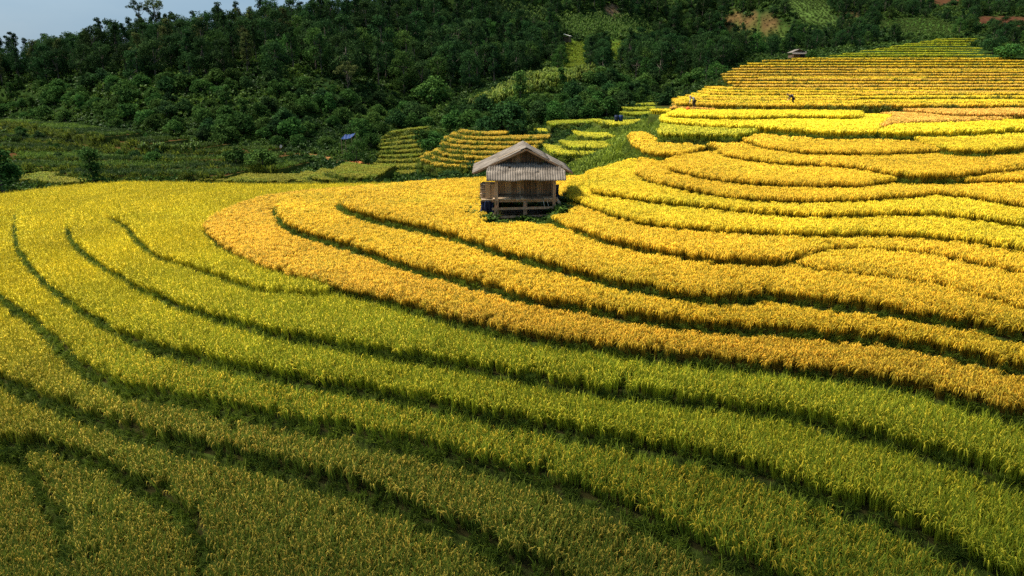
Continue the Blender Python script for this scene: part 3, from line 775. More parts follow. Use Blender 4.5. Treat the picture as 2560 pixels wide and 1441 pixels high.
        if s['name'] == 'near' and s['tint'] in ('lime', 'olivelime', 'olive'):
            f = np.clip((np.hypot(g[:, 0], g[:, 1]) - 23) / 17, 0, 1)[:, None]   # riper toward the far end of the spur
            ya, yb = [np.array(c) for c in TINT['yellow2']]
            T1 = T1 * (1 - f) + ya * f; T2 = T2 * (1 - f) + yb * f
        v = 1 + .10 * noise2(g[:, 0], g[:, 1], 1.9, 31)[:, None] + .10 * noise2(g[:, 0], g[:, 1], 6, 33)[:, None] + RNG.normal(0, .09, (n, 1))
        gr = np.clip(noise2(g[:, 0], g[:, 1], 3.1, 77) * .5 + RNG.normal(0, .18, n), -.3, .8)[:, None]
        T1 = T1 * v * np.array([1, 1, 1]) + np.array([-.10, .02, 0]) * np.clip(gr, 0, 1)
        T2 = T2 * v
        pieces.setdefault(k, []).append((typ, np.stack([g[:, 0], g[:, 1], z], -1), rot, scl, np.clip(T1, .01, 1), np.clip(T2, .005, 1)))

ORD = "first second third fourth fifth sixth seventh eighth ninth tenth eleventh twelfth thirteenth fourteenth fifteenth sixteenth seventeenth eighteenth nineteenth twentieth topmost topmost".split()
LAB = {0: "dark olive rice filling the lowest corner patch, bottom left of the field", 1: "dark olive rice strip bending down beside the lowest corner patch",
 2: "broad olive rice terrace ending in a curve above the bottom left strip", 3: "dark olive rice terrace running out through the bottom edge of the photo",
 4: "olive green rice terrace second up from the bottom edge", 5: "yellow green rice terrace third up from the bottom, long and sweeping",
 6: "wide lime green rice terrace bordering the lowest orange gold terrace", 7: "short lime rice terrace wedged at the spur's nose with a fading edge",
 8: "orange gold rice terrace lowest of the ripe ones, above the lime terrace", 9: "golden rice terrace one step below the hut's terrace",
 10: "golden rice terrace on which the wooden hut stands", 11: "short golden rice wedge starting beside a jutting corner, lower right of the hut",
 12: "golden rice terrace beginning at the hut's right front post", 13: "golden rice terrace starting just right of the hut, one step above its floor",
 14: "yellow rice terrace two steps above the hut on the right slope", 15: "rice terrace with bright yellow right end, three steps above the hut",
 16: "wide golden rice terrace shaped like a bowl, right of the green bank", 17: "golden rice terrace curving inside the bowl shaped terrace",
 18: "innermost small golden rice terrace of the bowl on the slope", 19: "bright yellow rice patch with dark tall edge at the right border of the photo",
 20: "narrow golden rice tongue curling along the green bank's edge", 21: "small lime yellow rice strip with thick dark edge beside the green bank",
 22: "bright yellow rice terrace with rounded end meeting the orange rice", 23: "pale orange rice terrace beside the rounded yellow one",
 24: "thin lime yellow rice island lying in the bright yellow terrace", 25: "pale orange rice band just above the bright yellow rounded terrace"}
nA = nB = nC = nS = 0
for k, s in enumerate(SLABS):
    grp = s.get('group')
    if s['name'] == 'far':
        r = s['row']
        s['lab'] = ("thin golden rice band on the far slope, %s up from the pale orange rice" % ORD[r]) if r < 100 else ("bright green rice step on the hilltop field, %s from its lower edge" % ORD[r - 100])
        s['grp'] = "narrow rice bands up the far slope" if r < 100 else "green rice steps on the hilltop"
    elif grp == 'A':
        s['lab'] = ("dull green rice step of the valley stair left of the hut, %s from its foot" % ORD[nA]); nA += 1; s['grp'] = "dull green rice steps in the valley"
    elif grp == 'B':
        s['lab'] = ("golden rice step in the valley directly behind the hut, %s from the lowest" % ORD[nB]); nB += 1; s['grp'] = "golden rice steps behind the hut"
    elif grp == 'C':
        s['lab'] = ["small lime rice plot at the foot of the green bank, nearest the hut roof", "lime rice plot with thick dark edge, just right of the hut roof", "lime rice plot second behind the hut roof's right side", "lime rice plot beside a round bush in the gully", "flat lime rice plot left of the gully under the bushy knoll", "dull lime rice strip in front of the knoll's bushes", "lime rice strip at the head of the gully", "lowest of the small rice ledges below the dark round tree", "middle small rice ledge below the dark round tree", "uppermost small rice ledge below the dark round tree", "narrow rice ledge beside the hedge, upper of two by the far field corner", "narrow rice ledge beside the hedge, lower of two by the far field corner"][nC]; nC += 1
        s['grp'] = "lime rice plots in the gully"
    elif grp == 'S':
        s['lab'] = ["long dull rice strip just beyond the field crest on the left", "small dull rice plot lowest of a cluster beyond the crest", "small dull rice plot middle of the cluster beyond the crest", "widest dull rice plot of the cluster, below the bare red soil", "short dull rice strip beyond the crest beside the left edge trees"][nS]; nS += 1
        s['grp'] = "dull rice plots beyond the crest"
    elif k in LAB: s['lab'] = LAB[k]; s['grp'] = "rice terraces on the spur" if s['name'] == 'near' else "rice terraces on the right slope"
for k, pcs in pieces.items():
    s = SLABS[k]
    for key0 in ('n', 'w', 'f'):
        sel = [p for p in pcs if p[0] == key0]
        if not sel: continue
        pt, ro, sc, t1, t2 = [np.concatenate([p[i] for p in sel]) for i in range(1, 6)]
        leafy = s['tint'] in ('lime', 'olivelime', 'olive')
        key = {'n': 'rice_leafy' if leafy else 'rice_ripe', 'w': 'rice_wide', 'f': 'rice_far'}[key0]
        if key0 == 'w' and any(p[0] == 'n' for p in pcs): s['second'] = True
        scatter("rice_field", key, pt, ro, sc, t1, t2, s['lab'], "rice terrace", s['grp'])

# ------------------------------------------------------------------ grass on the banks between the terraces
def bank(names, per_m, key, size, tintA, tintB, label, offs, back=False):
    PT = []; RO = []; SC = []
    for k, s in enumerate(SLABS):
        if s['name'] not in names: continue
        L = s['lip']; ln = np.linalg.norm(np.diff(L, axis=0), axis=1).sum()
        n = int(ln * per_m)
        if n < 1: continue
        u = RNG.uniform(0, len(L) - 1.001, n); i = u.astype(int); f = (u - i)[:, None]
        p = L[i] * (1 - f) + L[i + 1] * f; nr = s['nrm'][i]
        o = RNG.uniform(*offs, n)
        z = s['z'] + np.interp(o, [-.3, 0, .13, .22, .34, .6], [0, 0, -.14, -.35, -.55, -.6])
        q = p + nr * o[:, None]
        hid = np.zeros(n, bool)
        for j, s2 in enumerate(SLABS):
            if s2['z'] > s['z'] + .1 and (s['name'] != 'near' or s2['name'] in ('near', 'mid')): hid |= in_poly(q, s2['poly'])
        ok = ~hid & in_view(q, s['z'])
        q = q[ok]; z = z[ok]; nr = nr[ok]; m = len(q)
        PT.append(np.concatenate([q, z[:, None]], 1))
        tl = RNG.uniform(.1, .9, m)
        rz = RNG.uniform(0, 6.28, m); cz = np.cos(-rz); sz = np.sin(-rz); nr = np.stack([nr[:, 0] * cz - nr[:, 1] * sz, nr[:, 0] * sz + nr[:, 1] * cz], -1)
        RO.append(np.stack([-nr[:, 1] * tl, nr[:, 0] * tl, rz], -1))
        SC.append(RNG.uniform(.55, 1.25, m) * size)
    PT = np.concatenate(PT); RO = np.concatenate(RO); SC = np.concatenate(SC); n = len(PT)
    w = np.clip(noise2(PT[:, 0], PT[:, 1], 1.7, 91) * .5 + .5 + RNG.normal(0, .2, n), 0, 1)[:, None]
    T2 = np.array(tintA) * (1 - w) + np.array(tintB) * w
    scatter("bank_grass", key, PT, RO, SC, T2 * 1.5 + np.array([.03, .01, 0]), T2, label, "grass")
bank(('near', 'mid'), 30, 'grass_tuft', .9, (.06, .10, .012), (.15, .21, .018), "short green grass growing on the low banks between the rice terraces", (-.12, .5))
bank(('far',), 1.2, 'grass_clump', .75, (.06, .08, .012), (.10, .12, .015), "dark grass on the bank edges of the far slope", (-.1, .5))
bank(('back',), 2.2, 'grass_clump', 1.0, (.06, .09, .012), (.115, .155, .018), "dark grass on the banks of the valley paddies and gardens", (-.1, .6))
# ------------------------------------------------------------------ trees and bushes
def crown_mesh(name, seed, mat, centers, crad, per, leaf, flat=.75, up=.35, kind='blob'):
    rng = np.random.default_rng(seed)
    V = []; jit = []
    for ci, (c, cr) in enumerate(zip(centers, crad)):
        n = per
        d = rng.normal(size=(n, 3)); d /= np.linalg.norm(d, axis=1, keepdims=True)
        r = cr * rng.uniform(.35, 1.08, (n, 1)) ** .6
        p = np.array(c) + d * r * np.array([1, 1, flat])
        nrm = d * .8 + np.array([0, 0, up]) + rng.normal(0, .55, (n, 3)); nrm /= np.linalg.norm(nrm, axis=1, keepdims=True)
        u = np.cross(nrm, rng.normal(size=(n, 3))); u /= np.linalg.norm(u, axis=1, keepdims=True)
        w = np.cross(nrm, u)
        s = leaf * rng.uniform(.55, 1.35, (n, 1))
        q = np.stack([p - u * s * .5, p - w * s * .32 + nrm * s * .08, p + u * s * .55, p + w * s * .32 + nrm * s * .08], 1)
        V.append(q.reshape(-1, 3))
        cj = rng.uniform(.1, .9)
        jit.append(np.clip(cj + rng.normal(0, .16, n), 0, 1))
    V = np.concatenate(V); jit = np.concatenate(jit)
    return mesh_np(name, V, np.arange(len(V)).reshape(-1, 4), mat, {'jit': ('FLOAT', 'FACE', jit)})

def trunk_mesh(name, seed, h, r, targets, lean=.3):
    rng = random.Random(seed)
    b = MB(); n = 6
    pts = []; x = y = 0
    for i in range(n + 1):
        pts.append((x, y, h * i / n)); x += rng.uniform(-lean, lean) * h / n * .3; y += rng.uniform(-lean, lean) * h / n * .3
    b.tube(pts, [r * (1 - .75 * i / n) for i in range(n + 1)], 7)
    for t in targets:
        k = rng.randint(2, n - 1); p = Vector(pts[k]); q = Vector(t)
        m = p.lerp(q, .5) + Vector((0, 0, -.08 * (q - p).length))
        b.tube([p, m, q], [r * .42, r * .26, r * .08], 5, False)
    m = bpy.data.meshes.new(name); m.from_pydata(b.V, [], b.Fc); m.update(); m.materials.append(M_BARK)
    for p in m.polygons: p.use_smooth = True
    return m

TREES = {}
def variety(kind, seed, mat):
    rng = np.random.default_rng(seed)
    if kind == 'broad':      # dense broad evergreen
        H = rng.uniform(8.5, 10.5); n = 36; C = []; cr = []
        for i in range(n):
            t = rng.uniform(0, 1); z = H * (.20 + .76 * t)
            R_ = 3.3 * math.sin(math.pi * min(.97, .22 + .72 * t)) ** .8
            a = rng.uniform(0, 6.283); rr = R_ * rng.uniform(.45, 1.0)
            C.append((rr * math.cos(a), rr * math.sin(a), z)); cr.append(rng.uniform(.9, 1.65))
        cm = crown_mesh("crown", seed, mat, C, cr, 92, .38); tm = trunk_mesh("trunk", seed, H * .8, .26, C[:7])
    elif kind == 'tall':     # slender tree, clear trunk, tufts up the stem
        H = rng.uniform(11, 14); n = 34; C = []; cr = []
        for i in range(n):
            t = (i + rng.uniform(0, 1)) / n; z = H * (.34 + .66 * t)
            R_ = 2.0 * (1 - t * .62) * (.7 + .6 * rng.uniform())
            a = rng.uniform(0, 6.283); rr = R_ * rng.uniform(.3, 1.0)
            C.append((rr * math.cos(a), rr * math.sin(a), z)); cr.append(rng.uniform(.6, 1.0) * (1.12 - .28 * t))
        cm = crown_mesh("crown", seed, mat, C, cr, 62, .35, .7); tm = trunk_mesh("trunk", seed, H * .97, .2, C[:9], .15)
    elif kind == 'open':     # light airy crown with visible limbs
        H = rng.uniform(8, 9.5); n = 24; C = []; cr = []
        for i in range(n):
            a = rng.uniform(0, 6.283); rr = 3.3 * math.sqrt(rng.uniform(.1, 1)); z = H * (.55 + .42 * (1 - (rr / 3.6) ** 2) * rng.uniform(.6, 1.1))
            C.append((rr * math.cos(a), rr * math.sin(a), z)); cr.append(rng.uniform(.6, 1.0))
        cm = crown_mesh("crown", seed, mat, C, cr, 52, .36, .55); tm = trunk_mesh("trunk", seed, H * .7, .2, C[:14])
    elif kind == 'bush':     # round bush down to the ground
        n = 26; C = []; cr = []
        for i in range(n):
            a = rng.uniform(0, 6.283); e = rng.uniform(.05, 1.5); rr = 1.75 * math.cos(e) * rng.uniform(.6, 1); z = .5 + 2.0 * math.sin(e) * rng.uniform(.6, 1.05)
            C.append((rr * math.cos(a), rr * math.sin(a), z)); cr.append(rng.uniform(.5, .85))
        cm = crown_mesh("crown", seed, mat, C, cr, 84, .26); tm = trunk_mesh("trunk", seed, 1.6, .1, C[:6])
    else:                    # column: upright bushy tree
        H = 5.2; n = 32; C = []; cr = []
        for i in range(n):
            t = rng.uniform(0, 1); z = .6 + (H - .6) * t; R_ = 1.5 * (1 - .55 * t ** 2)
            a = rng.uniform(0, 6.283); rr = R_ * rng.uniform(.2, .9)
            C.append((rr * math.cos(a), rr * math.sin(a), z)); cr.append(rng.uniform(.5, .85))
        cm = crown_mesh("crown", seed, mat, C, cr, 60, .28); tm = trunk_mesh("trunk", seed, H * .8, .12, C[:6])
    TREES.setdefault((kind, mat.name), []).append((tm, cm))
for i in range(5): variety('broad', 200 + i, M_CROWN_DARK)
for i in range(4): variety('tall', 220 + i, M_CROWN_DARK)
for i in range(3): variety('broad', 240 + i, M_CROWN_MID)
for i in range(4): variety('bush', 260 + i, M_CROWN_MID)
for i in range(3): variety('bush', 270 + i, M_CROWN_DARK)
for i in range(2): variety('open', 280 + i, M_CROWN_OLIVE)
for i in range(2): variety('open', 285 + i, M_CROWN_DARK)
for i in range(2): variety('tall', 290 + i, M_CROWN_OLIVE)
for i in range(2): variety('column', 300 + i, M_CROWN_MID)
TREE_XY = []
def plant(kind, mat, x, y, s, name, label, cat, group, z=None, sx=1.0):
    tm, cm = random.choice(TREES[(kind, mat.name)])
    if z is None: z = float(terr(np.array([x]), np.array([y]))[0])
    r = bpy.data.objects.new(name, None); COL.objects.link(r)
    r.empty_display_size = .5
    r.location = (x, y, z - .15); r.rotation_euler = (0, 0, random.uniform(0, 6.283)); r.scale = (s * sx, s * sx, s)
    link("trunk", tm, r); link("crown", cm, r)
    tag(r, label, cat, group)
    TREE_XY.append((x, y))
    return r

# single trees and bushes one can point to (sight line of the foot, distance)
def solo(px, py, d, kind, mat, hpx, label, cat='tree', name='tree', sx=1.0):
    p = at_d(px, py, d)
    if d > 128:
        h_, ok_ = hit(np.array([float(px)]), np.array([float(py)]), 100)
        if ok_[0] and abs(h_[0][1] - d) < 70: p = h_[0]; d = p[1]
    hm = hpx / F * d * 1.03
    H0 = {'broad': 10.2, 'tall': 12.5, 'open': 8.8, 'bush': 2.9, 'column': 5.6}[kind]
    plant(kind, mat, p[0], p[1], hm / H0, name, label, cat, None, max(p[2] - .4, -9), sx)
solo(8, 484, 84, 'column', M_CROWN_MID, 140, "tall dark leafy tree cut by the left edge, behind the field crest", sx=1.3)
solo(-30, 480, 86, 'broad', M_CROWN_DARK, 120, "dark bushy tree outside the left edge tree, only its side showing")
solo(237, 462, 92, 'column', M_CROWN_MID, 100, "upright bushy tree alone on the garden steps behind the yellow crest", sx=1.15)
solo(1668, 282, 122, 'bush', M_CROWN_DARK, 68, "dark round tree at the left edge of the far rice field", 'tree', 'round_tree', .8)
solo(1550, 376, 96, 'bush', M_CROWN_MID, 42, "fresh green round bush beside the gully rice plots", 'bush', 'bush')
solo(1575, 336, 104, 'bush', M_CROWN_DARK, 30, "small dark bush on a gully bank above the round green bush", 'bush', 'bush', .8)
solo(1790, 204, 132, 'broad', M_CROWN_MID, 56, "leafy green tree at the corner where the far field begins", sx=1.2)
solo(1738, 210, 136, 'bush', M_CROWN_MID, 40, "low green bush left of the leafy tree at the far field's corner", 'bush', 'bush', 1.3)
solo(872, 236, 165, 'open', M_CROWN_OLIVE, 82, "pale olive tree standing out against the dark wood above the blue tarp")
solo(610, 130, 180, 'open', M_CROWN_OLIVE, 62, "pale olive spreading tree high in the dark wood")
solo(350, 60, 190, 'open', M_CROWN_DARK, 62, "tallest spreading tree on the wooded skyline at upper left")
solo(392, 62, 192, 'open', M_CROWN_OLIVE, 66, "thin nearly bare tree on the skyline right of the tallest one")
solo(1078, 262, 160, 'bush', M_CROWN_MID, 72, "round light green tree in the shade below the wood, left of the knoll", 'tree', 'round_tree')
solo(1300, 262, 158, 'column', M_CROWN_MID, 84, "pointed small tree rising from the bushes of the knoll")
solo(895, 424, 112, 'broad', M_CROWN_MID, 78, "spreading tree with pale stems right beside the bare red soil")
solo(1135, 165, 235, 'open', M_CROWN_DARK, 110, "tall airy tree with long bare trunk in the wood's middle", sx=.9)
solo(1270, 330, 118, 'bush', M_CROWN_DARK, 78, "big dark bush at the front foot of the knoll", 'bush', 'bush', 1.1)
solo(1090, 372, 116, 'bush', M_CROWN_MID, 50, "green bush between the two rice stairs in the valley", 'bush', 'bush', 1.3)
solo(1060, 350, 122, 'bush', M_CROWN_MID, 36, "low bush beside the top of the dull rice stair", 'bush', 'bush', 1.3)
solo(1130, 452, 92, 'bush', M_CROWN_DARK, 36, "dark low bush under the golden rice stair, left of the hut", 'bush', 'bush', 1.6)
solo(1185, 440, 94, 'bush', M_CROWN_DARK, 44, "dark bush touching the hut roof's left end", 'bush', 'bush', 1.5)
solo(655, 410, 104, 'bush', M_CROWN_MID, 46, "large leafed green bush beside the red footpath", 'bush', 'bush', 1.4)
solo(590, 402, 106, 'bush', M_CROWN_MID, 42, "green bush left of the big one by the red footpath", 'bush', 'bush', 1.2)
solo(1590, 195, 175, 'open', M_CROWN_DARK, 58, "feathery dark tree in the dip behind the knoll")
solo(2085, 118, 230, 'bush', M_CROWN_MID, 28, "round green bush at the end of the hilltop field's lower edge", 'bush', 'bush')
solo(2028, 150, 206, 'bush', M_CROWN_MID, 26, "small pale bush right of the little far hut", 'bush', 'bush', .8)
solo(2480, 135, 250, 'broad', M_CROWN_DARK, 66, "dark tree right at the hilltop field's right end")
solo(2525, 150, 235, 'bush', M_CROWN_MID, 40, "broad bush below the dark tree at the hilltop field's right end", 'bush', 'bush', 1.6)

SLABP = [s['poly'] for s in SLABS if s['name'] in ('far', 'back', 'mid')]
patch_polys = [(np.array(p[2], float), p[3]) for p in PATCH] + [(np.array([(1175,272),(1215,250),(1300,212),(1380,192),(1440,182),(1494,182),(1500,200),(1440,210),(1390,226),(1330,240),(1262,262),(1205,284)], float), (100, 230))]
HOMES = [(1997, 135, 12), (1415, 104, 12), (865, 340, 22), (701, 380, 10)]
def wood(poly, n, dmin, kinds, name, cat, group, start=78, crowd=1.0, hide=True):
    poly = np.array(poly, float)
    lo = poly.min(0); hi = poly.max(0)
    q = RNG.uniform(lo, hi, (n * 9, 2)); q = q[in_poly(q, poly)]
    for pp, _ in patch_polys:
        big = pp.copy(); c = pp.mean(0)
        q = q[~in_poly(q, big)]
        low = pp + np.array([0, 34.0])             # keep what stands in front of a patch from hiding it
        q = q[~in_poly(q, low)]
    for hx, hy, hr in HOMES: q = q[~((abs(q[:, 0] - hx) < hr * 1.6) & (q[:, 1] > hy - hr) & (q[:, 1] < hy + 4 * hr))]
    H, ok = hit(q[:, 0], q[:, 1], start); H = H[ok]
    for pp in SLABP: H = H[~in_poly(H[:, :2], pp)]
    cnt = 0
    T = np.array(TREE_XY)
    for h in H:
        if len(T) and np.min((T[:, 0] - h[0]) ** 2 + (T[:, 1] - h[1]) ** 2) < dmin ** 2: continue
        r = random.random(); acc = 0
        for kind, mat, wgt, smin, smax, label in kinds:
            acc += wgt
            if r <= acc:
                plant(kind, mat, h[0], h[1], random.uniform(smin, smax), name, label, cat, group, float(h[2])); break
        T = np.array(TREE_XY); cnt += 1
        if cnt >= n: break
    return cnt
G1 = "trees of the dark wood on the left hillside"
def ridge(n, dmin, kinds, x0, x1, y0, y1, name, cat, group):
    g = RNG.uniform((x0, y0), (x1, y1), (n * 14, 2)); z = terr(g[:, 0], g[:, 1]); px, py, dep = project(g[:, 0], g[:, 1], z)
    k = (px > -170) & (px < 760) & (py < 214); g = g[k]; z = z[k]; cnt = 0
    T = np.array(TREE_XY)
    for (x, y), zz in zip(g, z):
        if np.min((T[:, 0] - x) ** 2 + (T[:, 1] - y) ** 2) < dmin ** 2: continue
        r = random.random(); acc = 0
        for kind, mat, wgt, smin, smax, label in kinds:
            acc += wgt
            if r <= acc: plant(kind, mat, x, y, random.uniform(smin, smax), name, label, cat, group, float(zz)); break
        T = np.array(TREE_XY); cnt += 1
        if cnt >= n: break
    return cnt
c1 = ridge(84, 3.3, [('tall', M_CROWN_OLIVE, .17, .64, .8, "slender olive green tree of the left end of the wood, against the sky"), ('tall', M_CROWN_DARK, .15, .62, .8, "slender dark tree of the left end of the wood"), ('broad', M_CROWN_DARK, .68, .64, .98, "dark broad tree of the left end of the wood")], -150, -55, 160, 196, "forest_tree", "tree", G1)
0 and wood([(-140,200),(-140,120),(60,70),(330,30),(420,60),(420,205)], 48, 3.6, [('tall', M_CROWN_OLIVE, .34, .62, .85, "slender olive green tree of the left end of the wood, against the sky"), ('tall', M_CROWN_DARK, .36, .6, .85, "slender dark tree of the left end of the wood"), ('broad', M_CROWN_DARK, .3, .6, .85, "dark broad tree of the left end of the wood")], "forest_tree", "tree", G1)
c2 = wood([(420,205),(400,60),(700,60),(960,20),(1400,0),(1400,150),(1240,215),(1130,238),(900,235),(760,215)], 96, 4.4, [('broad', M_CROWN_DARK, .62, .75, 1.1, "dark dense evergreen in the middle of the hillside wood"), ('tall', M_CROWN_DARK, .18, .7, .95, "tall dark narrow tree in the middle of the hillside wood"), ('broad', M_CROWN_MID, .2, .65, .95, "greener round crowned tree among the dark wood")], "forest_tree", "tree", G1)
G2 = "bushes on the slope under the wood"
c3 = wood([(-120,300),(-120,216),(430,212),(760,222),(930,250),(1060,285),(1110,320),(940,345),(930,395),(800,372),(600,372),(400,335),(250,322)], 130, 2.5, [('bush', M_CROWN_MID, .72, .75, 1.45, "round green bush on the slope under the wood"), ('bush', M_CROWN_DARK, .2, .8, 1.4, "dark round bush on the slope under the wood"), ('column', M_CROWN_MID, .08, .6, .9, "upright bushy tree on the slope under the wood")], "bush", "bush", G2)
for s in SLABS:
    if s['tint'] == 'garden': SLABP = [p for p in SLABP if p is not s['poly']]
c3b = wood([(20,330),(300,335),(560,385),(720,400),(700,440),(400,452),(60,446)], 34, 3.2, [('bush', M_CROWN_MID, .6, .3, .75, "small green bush on the garden steps"), ('bush', M_CROWN_DARK, .4, .3, .7, "small dark bush on the garden steps")], "bush", "bush", "bushes on the garden steps")
SLABP = [s['poly'] for s in SLABS if s['name'] in ('far', 'back', 'mid')]
G3 = "bushes on the knoll and in the gully"
c4 = wood([(1120,335),(1130,290),(1190,285),(1262,258),(1330,238),(1400,222),(1500,200),(1640,215),(1640,262),(1560,285),(1500,304),(1360,318),(1300,330)], 70, 2.3, [('bush', M_CROWN_MID, .5, .8, 1.5, "round green bush on the knoll behind the hut"), ('bush', M_CROWN_DARK, .4, .8, 1.5, "dark round bush on the knoll behind the hut"), ('column', M_CROWN_MID, .1, .6, .9, "upright bushy tree on the knoll behind the hut")], "bush", "bush", G3)
G4 = "trees in the dip behind the knoll"
c5 = wood([(1390,190),(1400,20),(1800,0),(1800,80),(1860,150),(1760,215),(1640,215),(1500,190)], 50, 4.6, [('broad', M_CROWN_DARK, .7, .7, 1.05, "dark broad tree in the dip behind the knoll"), ('tall', M_CROWN_DARK, .12, .6, .8, "narrow dark tree in the dip behind the knoll"), ('broad', M_CROWN_MID, .18, .6, .85, "greener tree in the dip behind the knoll")], "forest_tree", "tree", G4)
G5 = "trees behind the far rice field"
c6 = wood([(1780,150),(1800,0),(2640,-20),(2640,120),(2500,120),(2370,90),(2110,134),(1985,142),(1900,156),(1830,172)], 66, 5.0, [('broad', M_CROWN_DARK, .5, .5, .85, "dark broad tree of the wooded slope behind the far field"), ('bush', M_CROWN_DARK, .16, 1.0, 1.7, "low dark tree of the wooded slope behind the far field"), ('broad', M_CROWN_MID, .24, .45, .75, "green tree of the wooded slope behind the far field"), ('column', M_CROWN_MID, .1, .8, 1.1, "upright green tree of the wooded slope behind the far field")], "forest_tree", "tree", G5)
print("TREES", c1, c2, c3, c4, c5, c6)

# ------------------------------------------------------------------ undergrowth and crops on the hill
def hill_points(sp, x0, x1, y0, y1, dlo, dhi):
    g = jgrid(x0, x1, y0, y1, sp); d = np.hypot(g[:, 0], g[:, 1])
    g = g[(d > dlo) & (d < dhi)]
    z = terr(g[:, 0], g[:, 1])
    px, py, dep = project(g[:, 0], g[:, 1], z)
    ok = (dep > 1) & (px > -220) & (px < 2780) & (py < 520) & (py > -260)
    return g[ok], z[ok], np.stack([px, py], -1)[ok], dep[ok]
def in_patches(pp, dep, polys):
    o = np.zeros(len(pp), bool)
    for p, (a, b) in polys: o |= in_poly(pp, p) & (dep > a) & (dep < b)
    return o
U = []
for sp, lo, hi in ((1.0, 72, 150), (1.7, 150, 260), (3.0, 260, 520)):
    g, z, pp, dep = hill_points(sp, -330, 420, 40, 520, lo, hi)
    ok = ~in_patches(pp, dep, patch_polys)
    for p in SLABP: ok &= ~in_poly(g, p)
    ok &= ~((g[:, 1] < 78) & (pp[:, 1] > 440))
    g = g[ok]; z = z[ok]
    sc = RNG.uniform(.45, 1.15, len(g)) * (sp / 1.2) ** .6 * (1 + .25 * noise2(g[:, 0], g[:, 1], 7, 15))
    U.append((np.concatenate([g, z[:, None] - .1], 1), sc))
pts = np.concatenate([u[0] for u in U]); sc = np.concatenate([u[1] for u in U])
# the steep green bank beside the right slope: lower and brighter grass, no shrubs
pxb, pyb, _ = project(pts[:, 0], pts[:, 1], pts[:, 2])
GRASSY = np.array([(1420,470),(1425,440),(1500,400),(1560,370),(1600,330),(1640,280),(1700,270),(1690,300),(1660,345),(1640,400),(1560,425),(1480,452)], float)
GULLY = np.array([(1400,446),(1360,405),(1385,372),(1440,345),(1500,322),(1640,306),(1655,345),(1585,410),(1480,452)], float)
bankm = in_poly(np.stack([pxb, pyb], -1), GRASSY) | in_poly(np.stack([pxb, pyb], -1), GULLY)
pts = pts[~bankm]; sc = sc[~bankm]; n = len(pts)
w = np.clip(noise2(pts[:, 0], pts[:, 1], 9, 51) * .6 + .5 + RNG.normal(0, .18, n), 0, 1)[:, None]
A_ = np.array([.022, .055, .011]); B_ = np.array([.070, .125, .018])
T2 = A_ * (1 - w) + B_ * w
# the rest of the wood, past the trees one can tell apart
wc = bpy.data.collections.new("wood_mix")
mix = [t for kk in (('broad', M_CROWN_DARK.name), ('broad', M_CROWN_DARK.name), ('tall', M_CROWN_DARK.name), ('broad', M_CROWN_MID.name)) for t in TREES[kk]]
for i, (tm, cm) in enumerate(mix):
    sc_c = bpy.data.collections.new("wood_%02d" % i); wc.children.link(sc_c)
    sc_c.objects.link(bpy.data.objects.new("wood_trunk", tm)); sc_c.objects.link(bpy.data.objects.new("wood_crown", cm))
SRC['wood'] = (wc, len(mix))
g = jgrid(-170, 330, 120, 440, 5.2); z = terr(g[:, 0], g[:, 1]); pw, qw, dw = project(g[:, 0], g[:, 1], z)
pq = np.stack([pw, qw], -1)
WOODS = [np.array(p, float) for p in ([(-220,206),(-220,-80),(1400,-160),(1400,160),(1240,215),(1130,238),(900,235),(760,212),(300,208)], [(1390,190),(1400,-160),(1800,-160),(1800,80),(1860,150),(1760,215),(1640,215),(1500,180)], [(1780,150),(1780,-200),(2790,-200),(2790,120),(2480,128),(2480,92),(2370,84),(2110,130),(1985,138),(1900,152),(1830,168)])]
okw = np.zeros(len(g), bool)
for p in WOODS: okw |= in_poly(pq, p)
okw &= ~in_patches(pq, dw, patch_polys) & (noise2(g[:, 0], g[:, 1], 22, 71) > -.55)
for pp, (a, b) in patch_polys: okw &= ~in_poly(pq, pp + np.array([0, 22.0])) | (dw > b)
for p in SLABP: okw &= ~in_poly(g, p)
for hx, hy, hr in HOMES: okw &= ~((abs(pw - hx) < hr * 1.6) & (qw > hy - hr) & (qw < hy + 4 * hr))
okw &= np.array([np.min((np.array(TREE_XY)[:, 0] - a) ** 2 + (np.array(TREE_XY)[:, 1] - b) ** 2) > 3.2 ** 2 for a, b in g]) if len(g) else okw
g = g[okw]; z = z[okw]; nn = len(g); print("WOOD", nn)
sw = RNG.uniform(.55, .95, nn) * np.where(g[:, 0] > 40, .82, 1)
scatter("far_wood", "wood", np.concatenate([g, z[:, None] - .2], 1), np.stack([np.zeros(nn), np.zeros(nn), RNG.uniform(0, 6.28, nn)], -1), sw, np.ones((nn, 3)), np.ones((nn, 3)), "dark green wood closing the slopes between the nearer trees", "wood")
scatter("undergrowth", "shrub", pts, np.stack([RNG.normal(0, .12, n), RNG.normal(0, .12, n), RNG.uniform(0, 6.28, n)], -1), np.stack([sc, sc, sc * RNG.uniform(.6, 1.1, n)], -1), T2 * 1.35, T2, "dense dark green undergrowth covering the wooded slopes", "undergrowth")
g = jgrid(5, 40, 40, 130, .42); z = terr(g[:, 0], g[:, 1]); pxx, pyy, dd = project(g[:, 0], g[:, 1], z)
ok = in_poly(np.stack([pxx, pyy], -1), GRASSY) | in_poly(np.stack([pxx, pyy], -1), GULLY)
for p in SLABP: ok &= ~in_poly(g, p)
g = g[ok]; z = z[ok]; n = len(g)
w = np.clip(noise2(g[:, 0], g[:, 1], 3, 57) * .6 + .5 + RNG.normal(0, .15, n), 0, 1)[:, None]
T2 = np.array([.10, .15, .018]) * (1 - w) + np.array([.20, .26, .025]) * w
scatter("bank_grass", "grass_clump", np.concatenate([g, z[:, None]], 1), np.stack([RNG.normal(0, .2, n), RNG.normal(0, .2, n), RNG.uniform(0, 6.28, n)], -1), RNG.uniform(.6, 1.2, n), T2 * 1.3, T2, "bright green grass on the steep bank right behind the hut", "grass")
